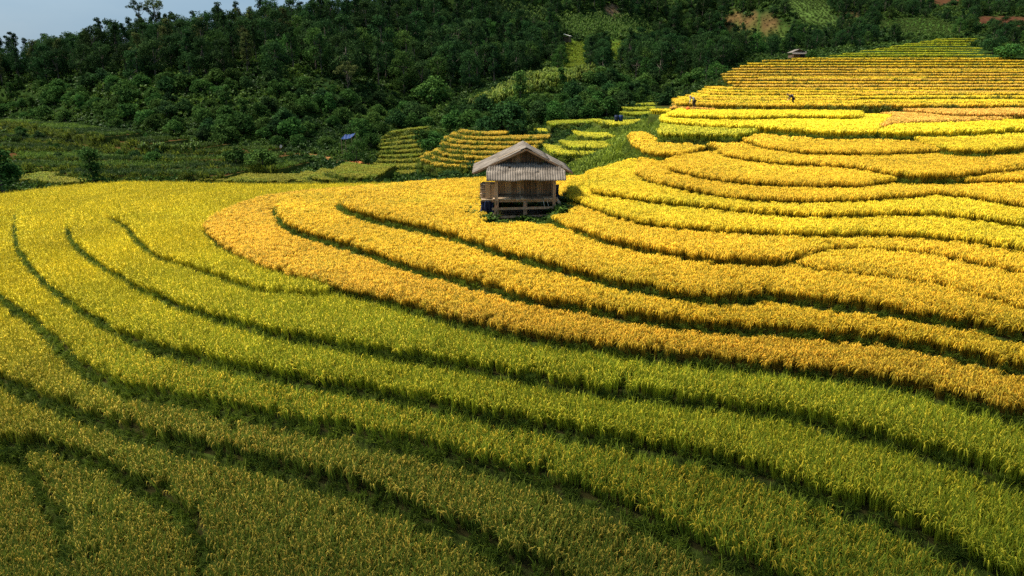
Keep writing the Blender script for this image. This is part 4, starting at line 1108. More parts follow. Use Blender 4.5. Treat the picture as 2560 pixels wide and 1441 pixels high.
KN = patch_polys[-1]
CROP = {'soil': None, 'stubble': ('grass_clump', 1.7, .8, (.09,.065,.022), (.13,.09,.033), "dry brown stubble on the ploughed plots of the far slope", "stubble"),
        'meadow': ('grass_clump', 1.5, 1.0, (.045,.075,.015), (.075,.115,.02), "pale green young crop on the far hillside plots", "crop"),
        'terrace': ('grass_clump', 1.1, 1.0, (.14,.19,.018), (.20,.24,.022), "bright green rice on small steps seen through the trees", "rice"),
        'corn': ('corn', 1.25, 1.0, (.06,.115,.02), (.10,.165,.028), "leafy maize growing on the plots high on the slope", "maize")}
for kd_, spec in CROP.items():
    if not spec: continue
    key, sp, s0, ca, cb, lab, cat = spec
    P_ = [(np.array(p[2], float), p[3]) for p in PATCH if p[0] == kd_]
    g, z, pp, dep = hill_points(sp, -60, 330, 140, 480, 150, 560)
    ok = in_patches(pp, dep, P_)
    g = g[ok]; z = z[ok]; n = len(g)
    w = RNG.uniform(0, 1, (n, 1))
    T2 = np.array(ca) * (1 - w) + np.array(cb) * w
    row = (1.0 if kd_ != 'terrace' else np.clip(.25 + 1.1 * (np.abs(((z / .9) % 1) - .5) * 2), 0, 1))
    sc = RNG.uniform(.7, 1.2, n) * s0 * row
    scatter({'stubble': 'field_stubble', 'meadow': 'meadow_grass', 'terrace': 'rice_grass', 'corn': 'maize_field'}[kd_], key, np.concatenate([g, z[:, None]], 1), np.stack([RNG.normal(0, .1, n), RNG.normal(0, .1, n), RNG.uniform(0, 6.28, n)], -1), sc, T2 * 1.2, T2, lab, cat)
g, z, pp, dep = hill_points(.75, -40, 60, 100, 240, 100, 240)
ok = in_patches(pp, dep, [KN]); g = g[ok]; z = z[ok]; n = len(g)
w = RNG.uniform(0, 1, (n, 1)); T2 = np.array([.07, .12, .014]) * (1 - w) + np.array([.15, .19, .022]) * w
scatter("maize_field", "corn", np.concatenate([g, z[:, None]], 1), np.stack([RNG.normal(0, .1, n), RNG.normal(0, .1, n), RNG.uniform(0, 6.28, n)], -1), RNG.uniform(.55, 1.35, n) * (1 + .3 * noise2(g[:, 0], g[:, 1], 3, 23)), T2 * (1.2 + .4 * noise2(g[:, 0], g[:, 1], 4, 29))[:, None], T2 * (1 + .5 * noise2(g[:, 0], g[:, 1], 4, 29))[:, None], "bright yellow green maize covering the crest of the knoll behind the hut", "maize")
# garden steps: grass tops, a few bare strips, a row of maize
GP = []
for s in SLABS:
    if s['tint'] != 'garden': continue
    lo = s['poly'].min(0); hi = s['poly'].max(0)
    g = jgrid(lo[0], hi[0], lo[1], hi[1], .6); g = g[in_poly(g, s['poly'])]
    hi_ = np.zeros(len(g), bool)
    for s2 in SLABS:
        if s2['tint'] == 'garden' and s2['z'] > s['z'] + .1: hi_ |= in_poly(g, s2['poly'])
    g = g[~hi_ & (noise2(g[:, 0] * .35, g[:, 1], 3.2, 87 + int(s['z'] * 7) % 5) < .48)]
    GP.append(np.concatenate([g, np.full((len(g), 1), s['z']), np.full((len(g), 1), (int(abs(s['z']) * 10) * 37 % 10) / 10.)], 1))
GP = np.concatenate(GP); n = len(GP); gv = GP[:, 3:]; GP = GP[:, :3]
w = np.clip(noise2(GP[:, 0] * .3, GP[:, 1], 3, 83) * .7 + .4 + RNG.normal(0, .12, n), 0, 1)[:, None]
T2 = (np.array([.022, .045, .009]) * (1 - w) + np.array([.09, .15, .018]) * w) * (.6 + .8 * gv)
scatter("garden_grass", "grass_clump", GP, np.stack([RNG.normal(0, .15, n), RNG.normal(0, .15, n), RNG.uniform(0, 6.28, n)], -1), RNG.uniform(.35, .95, n), T2 * 1.2, T2, "dark green grass and greens on the garden steps below the wood", "grass")
xs = np.linspace(0, 1, 16); cr_ = np.array([at_d(345 + 150 * t, 386, 116) for t in xs]); cr_[:, 2] = -4.0; cr_[:, :2] += RNG.normal(0, .35, (16, 2))
T2 = np.tile(np.array([[.075, .13, .02]]), (16, 1))
scatter("maize_row", "corn", cr_, np.stack([np.zeros(16), np.zeros(16), RNG.uniform(0, 6.28, 16)], -1), RNG.uniform(.6, 1.05, 16), T2 * 1.3, T2, "single row of maize plants on a garden step at left", "maize")
# ------------------------------------------------------------------ the stilt hut
def mat_boards(name, lo, mid, hi, stretch):
    """weathered boards: every board its own shade"""
    m = bpy.data.materials.new(name); nt, b, out = nodes_of(m)
    tc = N(nt, "ShaderNodeTexCoord"); mp = N(nt, "ShaderNodeMapping"); mp.inputs["Scale"].default_value = stretch
    nt.links.new(tc.outputs["Object"], mp.inputs[0])
    nz = N(nt, "ShaderNodeTexNoise"); nz.inputs["Scale"].default_value = 2.6; nz.inputs["Detail"].default_value = 9; nz.inputs["Roughness"].default_value = .7
    nt.links.new(mp.outputs[0], nz.inputs[0])
    g = N(nt, "ShaderNodeNewGeometry")
    ad = N(nt, "ShaderNodeMath", operation='MULTIPLY_ADD'); ad.inputs[1].default_value = .42; nt.links.new(g.outputs["Random Per Island"], ad.inputs[0])
    sb = N(nt, "ShaderNodeMath", operation='SUBTRACT'); sb.inputs[1].default_value = .21; nt.links.new(nz.outputs[0], sb.inputs[0]); nt.links.new(sb.outputs[0], ad.inputs[2])
    c = ramp(nt, ad.outputs[0], [(.22, lo), (.5, mid), (.8, hi)])
    nt.links.new(c, b.inputs["Base Color"]); b.inputs["Roughness"].default_value = .85; b.inputs["Specular IOR Level"].default_value = .2
    bp = N(nt, "ShaderNodeBump"); bp.inputs["Strength"].default_value = .5; bp.inputs["Distance"].default_value = .02
    nt.links.new(nz.outputs[0], bp.inputs["Height"]); nt.links.new(bp.outputs[0], b.inputs["Normal"])
    return m
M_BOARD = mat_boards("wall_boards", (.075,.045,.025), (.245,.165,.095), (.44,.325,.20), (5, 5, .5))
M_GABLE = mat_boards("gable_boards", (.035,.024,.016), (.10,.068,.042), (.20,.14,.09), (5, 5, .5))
M_DECKB = mat_boards("deck_boards", (.15,.09,.05), (.36,.25,.15), (.52,.40,.26), (5, 1, 5))
M_POSTB = mat_boards("post_wood", (.13,.07,.04), (.30,.19,.115), (.46,.33,.22), (5, 5, .6))
M_LOG = mat_boards("split_logs", (.12,.08,.05), (.30,.21,.13), (.50,.38,.26), (1, 5, 5))
HUT_Z = 0.0
hut = bpy.data.objects.new("stilt_hut", None); COL.objects.link(hut)
hut.location = (HUT_C[0], 36.95, HUT_Z); hut.rotation_euler = (0, 0, R(1.7))
tag(hut, "weathered wooden stilt hut with grey sheet roof standing among the golden rice", "hut")
HM = Matrix.Translation(hut.location) @ Matrix.Rotation(R(1.7), 4, 'Z')
rnd = random.Random(5)
def roofz(x):
    return 3.78 - (abs(x - .07) * (1.23 / 2.75) if x < .07 else abs(x - .07) * (1.23 / 2.40))
# posts
def post(x, y, h, w=.15, split=False, m=None, lean=(0, 0)):
    b = MB()
    if split:                # the front left post is two poles with a gap between
        b.bar((x - .06, y, -.3), (x - .045, y, 1.35), .075, .09, .006); b.bar((x + .065, y, -.3), (x + .07, y, 1.32), .07, .09, .006)
        b.bar((x, y + .01, 1.2), (x, y, h), w, w, .006)
    else: b.bar((x, y, -.3), (x + lean[0], y + lean[1], h), w, w, .008)
    return b.build("post", m or M_POSTB, hut)
post(-1.49, 0, 2.37, split=True); post(1.48, .02, 2.37, lean=(.02, 0))
for px_x in (-1.45, 1.43):
    post(px_x, .98, 2.9, .13); post(px_x, 2.5, 2.95, .13); post(px_x, 3.95, 2.95, .13)
b = MB(); b.bar((-.02, -.02, -.3), (0, 0, 1.17), .15, .13, .006); o = b.build("post", M_POSTB, hut); tag(o, "short middle post under the deck edge")
b = MB(); b.bar((-1.72, -.10, .80), (1.62, -.09, .86), .05, .13, .008); b.build("rail", M_POSTB, hut)
b = MB(); b.bar((-1.78, -.10, .36), (1.52, -.09, .44), .05, .12, .008); b.build("rail", M_POSTB, hut)
b = MB(); b.bar((-1.8, -.115, .16), (-1.42, -.105, .95), .04, .09, .006); b.build("brace", M_POSTB, hut)
# deck boards, running front to back, ragged front ends
b = MB(); x = -1.68
while x < 1.55:
    w = rnd.uniform(.16, .30); f = rnd.uniform(-.16, -.02)
    b.box((x + w / 2, (f + 1.0) / 2, 1.285 + rnd.uniform(-.012, .012)), (w - .012, 1.0 - f, .05), None, .006); x += w
b.build("deck", M_DECKB, hut)
b = MB(); b.box((0, 2.5, 1.25), (2.95, 3.1, .06)); b.build("floor", M_GABLE, hut)
b = MB()
b.bar((-1.72, .06, 1.19), (1.66, .06, 1.20), .09, .12, .005); b.bar((-1.7, .95, 1.17), (1.6, .95, 1.17), .1, .13); b.bar((-1.7, 3.9, 1.15), (1.6, 3.9, 1.15), .1, .13)
for x in (-1.2, -.4, .4, 1.2): b.bar((x, .1, 1.20), (x, 3.9, 1.19), .08, .08)
b.build("floor_beams", M_POSTB, hut)
# walls of upright boards
def boards(x0, x1, zf, z0, at, depth, axis='x', wmin=.13, wmax=.27):
    b = MB(); x = x0
    while x < x1 - .02:
        w = min(rnd.uniform(wmin, wmax), x1 - x); zt = zf(x + w / 2)
        if zt > z0 + .03:
            zb = z0 + rnd.uniform(-.02, .015); c = (x + w / 2, at + rnd.uniform(-.014, .014), (zb + zt) / 2); s = (w - rnd.uniform(.006, .022), depth, zt - zb)
            if axis == 'y': c = (c[1], c[0], c[2]); s = (s[1], s[0], s[2])
            b.box(c, s, None, .004)
        x += w
    return b
boards(-1.4, 1.38, lambda x: min(2.98, roofz(x) - .1), 1.31, .90, .03).build("front_wall", M_BOARD, hut)
b = MB(); b.bar((-1.42, .865, 1.40), (1.4, .865, 1.39), .03, .07); b.bar((.55, .86, 1.32), (.56, .86, 2.7), .03, .05); b.build("wall_batten", M_GABLE, hut)
b = MB(); b.box((0, .935, 2.12), (2.76, .012, 1.62)); b.build('gap_light_block', M_GABLE, hut)  # sheet added behind the boards to block light through the gaps
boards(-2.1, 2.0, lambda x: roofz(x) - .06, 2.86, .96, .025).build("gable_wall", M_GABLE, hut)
boards(.98, 4.0, lambda x: 2.93, 1.3, -1.43, .03, 'y').build("side_wall", M_BOARD, hut)
boards(.98, 4.0, lambda x: 2.93, 1.3, 1.41, .03, 'y').build("side_wall", M_BOARD, hut)
boards(-1.4, 1.38, lambda x: roofz(x) - .1, 1.31, 4.0, .03).build("rear_wall", M_BOARD, hut)
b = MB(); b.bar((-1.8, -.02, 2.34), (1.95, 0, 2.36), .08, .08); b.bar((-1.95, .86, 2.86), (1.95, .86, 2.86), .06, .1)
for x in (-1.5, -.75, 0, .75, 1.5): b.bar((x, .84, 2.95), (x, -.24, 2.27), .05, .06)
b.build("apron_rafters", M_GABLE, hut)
b = MB()
for sx, xe in ((-1, -2.52), (1, 2.32)):
    for y in (.72, 1.6, 3.0, 4.5): b.bar((.07, y, 3.69), (xe, y, roofz(xe) - .09), .06, .08)
b.bar((.07, .7, 3.66), (.07, 4.6, 3.66), .08, .1); b.bar((-1.45, .7, 2.97), (-1.45, 4.6, 2.97), .08, .1); b.bar((1.43, .7, 2.97), (1.43, 4.6, 2.97), .08, .1)
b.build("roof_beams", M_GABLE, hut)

def sheet(name, P0, du, dv, nu, nv, pitch, amp, mat, parent, holes=(), sag=0, edge=0, thick=.012, clip=None, lbl=None):
    """corrugated sheet: waves across u, running along v"""
    P0 = Vector(P0); du = Vector(du); dv = Vector(dv); Lu = du.length; Lv = dv.length
    nrm = du.cross(dv).normalized()
    if nrm.z < 0: nrm = -nrm
    V = []; ids = {}; Fc = []
    for j in range(nv + 1):
        for i in range(nu + 1):
            u = i / nu; v = j / nv
            e = edge * (noise2(np.array([u * Lu]), np.array([j * 3.1]), .5, 3)[0]) if j in (0, nv) else 0
            p = P0 + du * u + dv * (v + e / Lv)
            h = amp * math.sin(2 * math.pi * u * Lu / pitch) + float(noise2(np.array([u * Lu]), np.array([v * Lv]), .7, 8)[0]) * sag
            V.append(p + nrm * h)
    k = nu + 1
    def gone(i, j):
        u = (i + .5) / nu * Lu; v = (j + .5) / nv * Lv
        if any(abs(u - a) < c and abs(v - bb) < d for a, bb, c, d in holes): return True
        if clip:
            c = (V[j * k + i] + V[(j + 1) * k + i + 1]) / 2
            return clip(c)
        return False
    for j in range(nv):
        for i in range(nu):
            if not gone(i, j): Fc.append((j * k + i, j * k + i + 1, (j + 1) * k + i + 1, (j + 1) * k + i))
    m = bpy.data.meshes.new(name); m.from_pydata(V, [], Fc); m.update(); m.materials.append(mat)
    for p in m.polygons: p.use_smooth = True
    o = link(name, m, parent)
    md = o.modifiers.new("thickness", 'SOLIDIFY'); md.thickness = thick; md.offset = 0
    if lbl: tag(o, lbl)
    return o
clipf = lambda c: c.z > roofz(c.x) - .05
ap = sheet("apron_roof", (-1.97, .86, 3.05), (4.02, 0, 0), (0, -.62, -.42), 264, 5, .128, .022, M_SHEET, hut, holes=[(1.18, .42, .06, .05), (1.36, .44, .05, .05), (1.55, .43, .05, .045), (2.62, .3, .07, .06), (2.75, .12, .12, .06)], sag=.015, clip=clipf, lbl="corrugated lean-to roof over the hut's front, with broken holes")
sheet("roof_sheet", (-1.99, .30, 2.70), (4.06, 0, 0), (0, -.62, -.43), 266, 5, .128, .022, M_SHEET, ap, holes=[(2.62, .02, .10, .08)], sag=.015, edge=.06)
# main roof: sheets laid in rows, lower rows under the upper ones
def slope(sgn, xe, name):
    base = None
    cols = [(.66, 1.72), (1.66, 2.72), (2.66, 3.72), (3.66, 4.78)]
    d = Vector((xe - .07, 0, roofz(xe) - 3.78)); ln = d.length
    for ci, (y0, y1) in enumerate(cols):
        for ri, (a, c) in enumerate(((-.02, .53), (.49, 1.02))):
            lift = .012 * (1 - ri) * 1.2 + .008 * (ci % 2) + rnd.uniform(0, .006)
            p = Vector((.07, y0 + rnd.uniform(-.04, .04), 3.78)) + d * a + Vector((0, 0, lift + .02))
            o = sheet(name if base is None else "roof_sheet", p, (0, y1 - y0, rnd.uniform(-.01, .01)), d * (c - a), 56, 5, .13, .014, M_SHEET, base or hut, sag=.015, edge=.05 if ri else 0)
            if base is None: base = o
    return base
slope(-1, -2.68, "left_roof_slope"); slope(1, 2.47, "right_roof_slope")
b = MB()
for y0, y1, dz in ((.63, 1.9, .02), (1.8, 3.3, .0), (3.2, 4.8, .015)):
    for s, xe in ((-1, -.22), (1, .36)): b.bar((.07, (y0 + y1) / 2, 3.835 + dz), (xe, (y0 + y1) / 2, roofz(xe) + .065 + dz), y1 - y0, .018)
b.build("ridge_cap", M_SHEET, hut)
b = MB(); b.bar((-.12, 1.35, roofz(-.12) + .075), (-1.35, 1.42, roofz(-1.35) + .072), .17, .02); o = b.build("patch_board", M_DECKB, hut); tag(o, "pale board lying on the left roof slope")
b = MB(); b.bar((.07, .64, 3.75), (-2.70, .64, roofz(-2.70) - .01), .03, .09); b.bar((.07, .64, 3.75), (2.50, .64, roofz(2.50) - .01), .03, .09); b.build("barge_board", M_POSTB, hut)
# side shelf at left
b = MB(); b.bar((-2.28, .35, 1.16), (-1.3, .35, 1.17), .07, .06); b.bar((-2.25, 1.7, 1.16), (-1.3, 1.7, 1.17), .07, .06)
for i in range(5): b.box((-1.84, .45 + i * .29, 1.215), (.86, .27, .035), None, .008)
b.build("side_shelf", M_DECKB, hut)
b = MB(); b.box((-1.93, .44, 1.66), (.27, .03, .80), None, .01); b.box((-1.63, .45, 1.63), (.25, .03, .74), None, .01); b.build("shelf_boards", M_DECKB, hut)
b = MB(); b.bar((-2.1, .47, 2.07), (-1.42, .47, 2.06), .07, .05); b.build("shelf_rail", M_GABLE, hut)
# stored planks under the floor and an inner partition
b = MB()
for i in range(9): b.box((rnd.uniform(-.25, .25), 1.6 + rnd.uniform(-.25, .25), .03 + i * .045), (2.3 + rnd.uniform(-.3, .3), .22, .04), Matrix.Rotation(rnd.uniform(-.06, .06), 3, 'Z'), .006)
o = b.build("plank_stack", M_GABLE, None); o.matrix_world = HM; tag(o, "stack of dark planks stored on the ground under the hut floor", "plank stack")
# firewood on the shelf
b = MB()
for r_ in range(8):
    for c_ in range(10):
        x0 = -2.22 + rnd.uniform(-.13, .06); y = .56 + c_ * .105 + rnd.uniform(-.02, .02); z = 1.285 + r_ * .092 + rnd.uniform(-.012, .012); rr = rnd.uniform(.035, .05)
        b.tube([(x0, y, z), (-1.52 + rnd.uniform(-.05, 0), y + rnd.uniform(-.02, .02), z + rnd.uniform(-.01, .01))], [rr, rr * .9], 6)
o = b.build("firewood_stack", M_LOG, None); o.matrix_world = HM; tag(o, "stack of split firewood with ragged ends on the hut's left side shelf", "firewood")
# blue sheeting hanging below the shelf, another at the right wall
def cloth(name, x0, x1, z0, z1, y, label, mat, seed, cat="tarp"):
    nu, nv = 30, 14; V = []; Fc = []
    for j in range(nv + 1):
        for i in range(nu + 1):
            u = i / nu; v = j / nv
            drop = (1 - .35 * float(noise2(np.array([u * 3.0]), np.array([0.]), .6, seed)[0] * .5 + .17))
            zz = z1 + (z0 - z1) * v * drop
            V.append((x0 + (x1 - x0) * u + .03 * math.sin(v * 5 + u * 9), y + .07 * math.sin(u * 23 + seed) * (.3 + v) + .05 * math.sin(u * 9 + v * 3), zz))
    for j in range(nv):
        for i in range(nu): Fc.append((j * (nu + 1) + i, j * (nu + 1) + i + 1, (j + 1) * (nu + 1) + i + 1, (j + 1) * (nu + 1) + i))
    m = bpy.data.meshes.new(name); m.from_pydata(V, [], Fc); m.update(); m.materials.append(mat)
    for p in m.polygons: p.use_smooth = True
    o = link(name, m); o.matrix_world = HM; md = o.modifiers.new("thickness", 'SOLIDIFY'); md.thickness = .008
    tag(o, label, cat); return o
cloth("blue_tarp", -2.32, -1.62, .42, 1.15, .32, "crumpled dark blue sheeting hanging below the hut's left shelf", M_BLUE, 2)
cloth("blue_cloth", 1.50, 1.80, 1.05, 1.95, .62, "dark blue cloth hanging at the hut's right wall", M_BLUE, 5, "cloth")
b = MB(); b.bar((1.50, .35, 1.36), (2.22, .05, .52), .20, .035, .006); b.bar((1.62, .5, 1.30), (2.30, .25, .50), .16, .035, .006)
o = b.build("leaning_plank", M_DECKB, None); o.matrix_world = HM; tag(o, "grey plank leaning against the hut's right side", "plank")
for x, h in ((.93, .30), (1.13, .26)):
    b = MB(); b.bar((x, -.05, 1.2), (x + .07, -.06, 1.2 - h), .035, .012, .002); b.build("strap", mat_noise("pale_strap", [(0, (.5,.48,.44)), (1, (.7,.68,.64))], 3, .7, 0), hut)

# weeds round the hut
wp = []
def weedpatch(x0, x1, y0, y1, n, s0, s1):
    for _ in range(n): wp.append((random.uniform(x0, x1), random.uniform(y0, y1), random.uniform(s0, s1)))
weedpatch(-1.9, 1.9, -2.3, -.15, 420, .35, .85); weedpatch(-.4, 1.2, -.7, -.1, 50, .8, 1.4); weedpatch(1.55, 2.6, -.6, 1.6, 150, .8, 1.7); weedpatch(-2.75, -1.55, -.6, 1.4, 190, .7, 1.6)
weedpatch(-1.7, 1.6, -.35, 0, 70, .35, .8); weedpatch(-3.2, -2.2, .2, 2.4, 120, .8, 1.7); weedpatch(1.4, 2.2, 1.5, 4.3, 80, 1, 2); weedpatch(-2.2, 2.1, 4.1, 4.8, 60, 1, 2)
wp = np.array(wp); W3 = np.array([tuple(HM @ Vector((a, b_, 0))) for a, b_, _ in wp]); n = len(W3)
tz = top_slab(W3[:, :2]); W3[:, 2] = [SLABS[i]['z'] if i >= 0 else 0 for i in tz]
w = RNG.uniform(0, 1, (n, 1)); T2 = np.array([.03, .07, .012]) * (1 - w) + np.array([.085, .15, .02]) * w
scatter("weeds", "weed", W3, np.stack([RNG.normal(0, .15, n), RNG.normal(0, .15, n), RNG.uniform(0, 6.28, n)], -1), wp[:, 2], T2 * 1.2, T2, "lush green weeds growing round the hut's posts", "weeds")

# ------------------------------------------------------------------ far hut, sheds and small things
def far_hut(px, py, d, w, label, roofm, blue=False, rot=0):
    p = at_d(px, py, d); r = bpy.data.objects.new("field_hut", None); COL.objects.link(r)
    r.location = p; r.rotation_euler = (0, 0, R(rot)); tag(r, label, "hut")
    hw = w / 2; dp = w * .9; e = w * .30; f = w * .52
    b = MB()
    x = -hw
    while x < hw: b.box((x + .13, 0, e / 2), (.24, .05, e), None, .008); x += .26
    b.build("front_wall", M_GABLE, r)
    b = MB(); b.box((-hw, dp / 2, e / 2), (.06, dp - .06, e)); b.box((hw, dp / 2, e / 2), (.06, dp - .06, e)); b.box((0, dp, e / 2), (w - .07, .06, e)); b.build("side_wall", M_GABLE, r)
    for sx in (-1, 1):
        b = MB(); b.bar((sx * hw * 1.02, -w * .22, -1), (sx * hw * 1.02, -w * .22, e * 1.02), .14, .14); b.build("post", M_POSTB, r)
    sheet("lean_to_roof", (-hw * 1.16, w * .03, f * .93), (w * 1.16, 0, 0), (0, -w * .32, -f * .42), 90, 2, .2, .02, roofm, r)
    sheet("left_roof_slope", (0, -w * .1, f * 1.28), (0, dp * 1.15, 0), (-hw * 1.25, 0, -f * .52), 60, 2, .2, .02, roofm, r)
    sheet("right_roof_slope", (0, -w * .1, f * 1.28), (0, dp * 1.15, 0), (hw * 1.25, 0, -f * .52), 60, 2, .2, .02, roofm, r)
    b = MB()
    for i in range(9):
        x = -hw * .8 + i * hw * .2; zt = f * 1.2 - abs(x) / (hw * 1.25) * f * .5
        b.box((x, .03, (e + zt) / 2), (hw * .19, .04, zt - e + .02))
    b.build("gable_wall", M_GABLE, r)
    if blue:
        m = MB(); m.box((hw * .62, -.08, e * .45), (w * .3, .05, e * .8), None, .02); o = m.build("wall_sheet", M_BLUE, r); tag(o, "blue sheet covering the wall's right part")
    return r
far_hut(1996, 145, 199, 3.3, "small dark field hut at the wood's edge beyond the far rice slope", mat_noise("old_grey_sheet", [(.2, (.10,.085,.07)), (.8, (.24,.21,.18))], 2, .9, .2), True)
M_WHITE = mat_noise("whitewashed_sheet", [(.2, (.50,.46,.40)), (.8, (.78,.74,.66))], 2, .7, .1)
H_, okk = hit(np.array([1416.]), np.array([106.]), 120)
hp = H_[0] if okk[0] else at_d(1416, 106, 290)
r = bpy.data.objects.new("shed", None); COL.objects.link(r); r.location = (hp[0], hp[1] - 1.0, hp[2] - .2); r.rotation_euler = (0, 0, R(-22))
tag(r, "tiny shed with pale tilted roof half hidden among trees above the gully", "shed")
sc_ = hp[1] / 230
b = MB(); b.bar((-1.3 * sc_, 0, 2.5 * sc_), (1.3 * sc_, 0, 1.75 * sc_), 2.6 * sc_, .08); b.build("roof", M_WHITE, r)
b = MB(); b.box((0, .5 * sc_, .85 * sc_), (2.0 * sc_, 1.6 * sc_, 1.7 * sc_)); b.build("wall", M_GABLE, r)
for sx in (-1, 1):
    b = MB(); b.bar((sx * 1.1 * sc_, -1.1 * sc_, -.5), (sx * 1.1 * sc_, -1.1 * sc_, (2.05 - sx * .3) * sc_), .12, .12); b.build("post", M_POSTB, r)
# blue tarp shelter in the bushes
def lift_at(px, py, d0=80):
    h, ok = hit(np.array([float(px)]), np.array([float(py)]), d0)
    return h[0]
tp = at_d(866, 350, 118); gz = float(terr(np.array([tp[0]]), np.array([tp[1]]))[0])
r = bpy.data.objects.new("tarp_shelter", None); COL.objects.link(r); r.location = (tp[0], tp[1], tp[2] - 1.2); tag(r, "bright blue tarp roof stretched over poles among the bushes", "shelter")
V = []; Fc = []
for j in range(7):
    for i in range(11):
        u = i / 10 - .5; v = j / 6
        V.append((u * 1.75 + v * .35, v * 1.5, 1.45 + v * .62 + .25 * u - .12 * (1 - (2 * u) ** 2) + .04 * math.sin(i * 2.1 + j)))
for j in range(6):
    for i in range(10): Fc.append((j * 11 + i, j * 11 + i + 1, (j + 1) * 11 + i + 1, (j + 1) * 11 + i))
m = bpy.data.meshes.new("tarp"); m.from_pydata(V, [], Fc); m.update(); m.materials.append(M_BLUE_BRIGHT); o = link("tarp", m, r); o.modifiers.new("thickness", 'SOLIDIFY').thickness = .02
for a, c, h in ((-.8, .02, 1.3), (.85, .02, 1.7), (-.5, 1.45, 1.95), (1.15, 1.45, 2.3)):
    b = MB(); b.tube([(a, c, -2.5), (a, c, h)], .045, 6); b.build("pole", M_POSTB, r)
def drum(px, py, d, label, mat):
    p = at_d(px, py, d); b = MB()
    prof = [(.0, .26), (.04, .30), (.28, .31), (.30, .335), (.33, .31), (.58, .31), (.60, .335), (.63, .31), (.86, .30), (.90, .27)]
    b.tube([(0, 0, z) for z, _ in prof], [r_ for _, r_ in prof], 14)
    o = b.build("barrel", mat, None, tuple(p), True); tag(o, label, "barrel", "blue barrels at the plot's edge")
drum(1541, 304, 110, "dull blue barrel, left one of two at the edge of a gully plot", M_BLUE)
drum(1552, 304, 110, "brighter blue barrel, right one of two at the edge of a gully plot", M_BLUE_BRIGHT)
def bundle(px, py, d, s, label, cat, name, mat):
    p = at_d(px, py, d); bm = bmesh.new(); bmesh.ops.create_icosphere(bm, subdivisions=3, radius=s)
    for v in bm.verts:
        k = 1 + .22 * float(noise2(np.array([v.co.x * 3]), np.array([v.co.y * 3 + v.co.z * 2]), s * 1.3, 4)[0]); v.co *= k; v.co.z *= .75
        if v.co.z > .5 * s: v.co.x *= .6; v.co.y *= .6; v.co.z *= 1.3
    m = bpy.data.meshes.new(name); bm.to_mesh(m); bm.free(); m.materials.append(mat)
    for q in m.polygons: q.use_smooth = True
    o = link(name, m, None, tuple(p + np.array([0, 0, s * .6]))); tag(o, label, cat); return o
bundle(1719, 276, 80, .24, "orange sack lying at the far field's left corner", "sack", "sack", mat_noise("orange_sack", [(.3, (.55,.10,.015)), (.7, (.75,.18,.03))], 4, .7, .3))
# white cloth on a stick by the path
p = lift_at(701, 386); r = bpy.data.objects.new("marker_stick", None); COL.objects.link(r); r.location = tuple(p); tag(r, "small white cloth tied to a stick beside the footpath", "stick")
b = MB(); b.tube([(0, 0, -.4), (.05, 0, 1.4)], .03, 6); b.build("stick", M_POSTB, r)
b = MB(); b.box((.2, 0, 1.15), (.34, .04, .42), Matrix.Rotation(.5, 3, 'Y'), .06); b.build("white_cloth", M_WHITE, r)

# ------------------------------------------------------------------ people at work in the far rice
M_SKIN = mat_noise("skin", [(0, (.32,.18,.11)), (1, (.42,.25,.16))], 6, .6, 0)
M_DARKC = mat_noise("dark_indigo_cloth", [(.3, (.012,.012,.02)), (.7, (.035,.035,.05))], 8, .9, .2)
M_PALEC = mat_noise("pale_cloth", [(.3, (.42,.36,.38)), (.7, (.62,.56,.58))], 8, .9, .2)
M_GREYC = mat_noise("grey_cloth", [(.3, (.20,.22,.24)), (.7, (.36,.38,.40))], 8, .9, .2)
M_HAT = mat_noise("dark_headcloth", [(.3, (.02,.008,.01)), (.7, (.05,.02,.02))], 8, .9, .2)
M_STRAW = mat_noise("straw_hat", [(.3, (.40,.33,.20)), (.7, (.60,.52,.36))], 8, .8, .3)
def skin(name, chains, mat, parent, root=None, sub=1):
    """chains: lists of (point, radius); shared points join"""
    V = []; Rr = []; E = []; key = {}
    def vid(p, r):
        k = tuple(round(c, 4) for c in p)
        if k not in key: key[k] = len(V); V.append(p); Rr.append(r)
        return key[k]
    for ch in chains:
        ids = [vid(p, r) for p, r in ch]; E += list(zip(ids[:-1], ids[1:]))
    m = bpy.data.meshes.new(name); m.from_pydata(V, E, []); m.update()
    o = link(name, m, parent)
    md = o.modifiers.new("skin", 'SKIN'); md.use_smooth_shade = True
    for i, r in enumerate(Rr): m.skin_vertices[0].data[i].radius = (r, r)
    m.skin_vertices[0].data[0].use_root = True
    sb_ = o.modifiers.new("sub", 'SUBSURF'); sb_.levels = sb_.render_levels = sub
    m.materials.append(mat); return o
def hand(w, d):
    """five bent fingers of different length from a wrist point w along direction d"""
    w = Vector(w); d = Vector(d).normalized(); s = d.cross(Vector((0, 0, 1))).normalized(); n = s.cross(d)
    palm = w + d * .075
    ch = [[(tuple(w), .022), (tuple(palm), .028)]]
    for k, (off, ln) in enumerate(((-.03, .06), (-.01, .075), (.01, .07), (.028, .055))):
        a = palm + s * off + d * .02; b_ = a + d * ln * .55; c = b_ + d * ln * .25 - n * ln * .4
        ch.append([(tuple(palm), .028), (tuple(a), .010), (tuple(b_), .009), (tuple(c), .007)])
    t = w + d * .03 - s * .035; ch.append([(tuple(w), .022), (tuple(t), .011), (tuple(t + d * .04 - s * .015 - n * .02), .008)])
    return ch
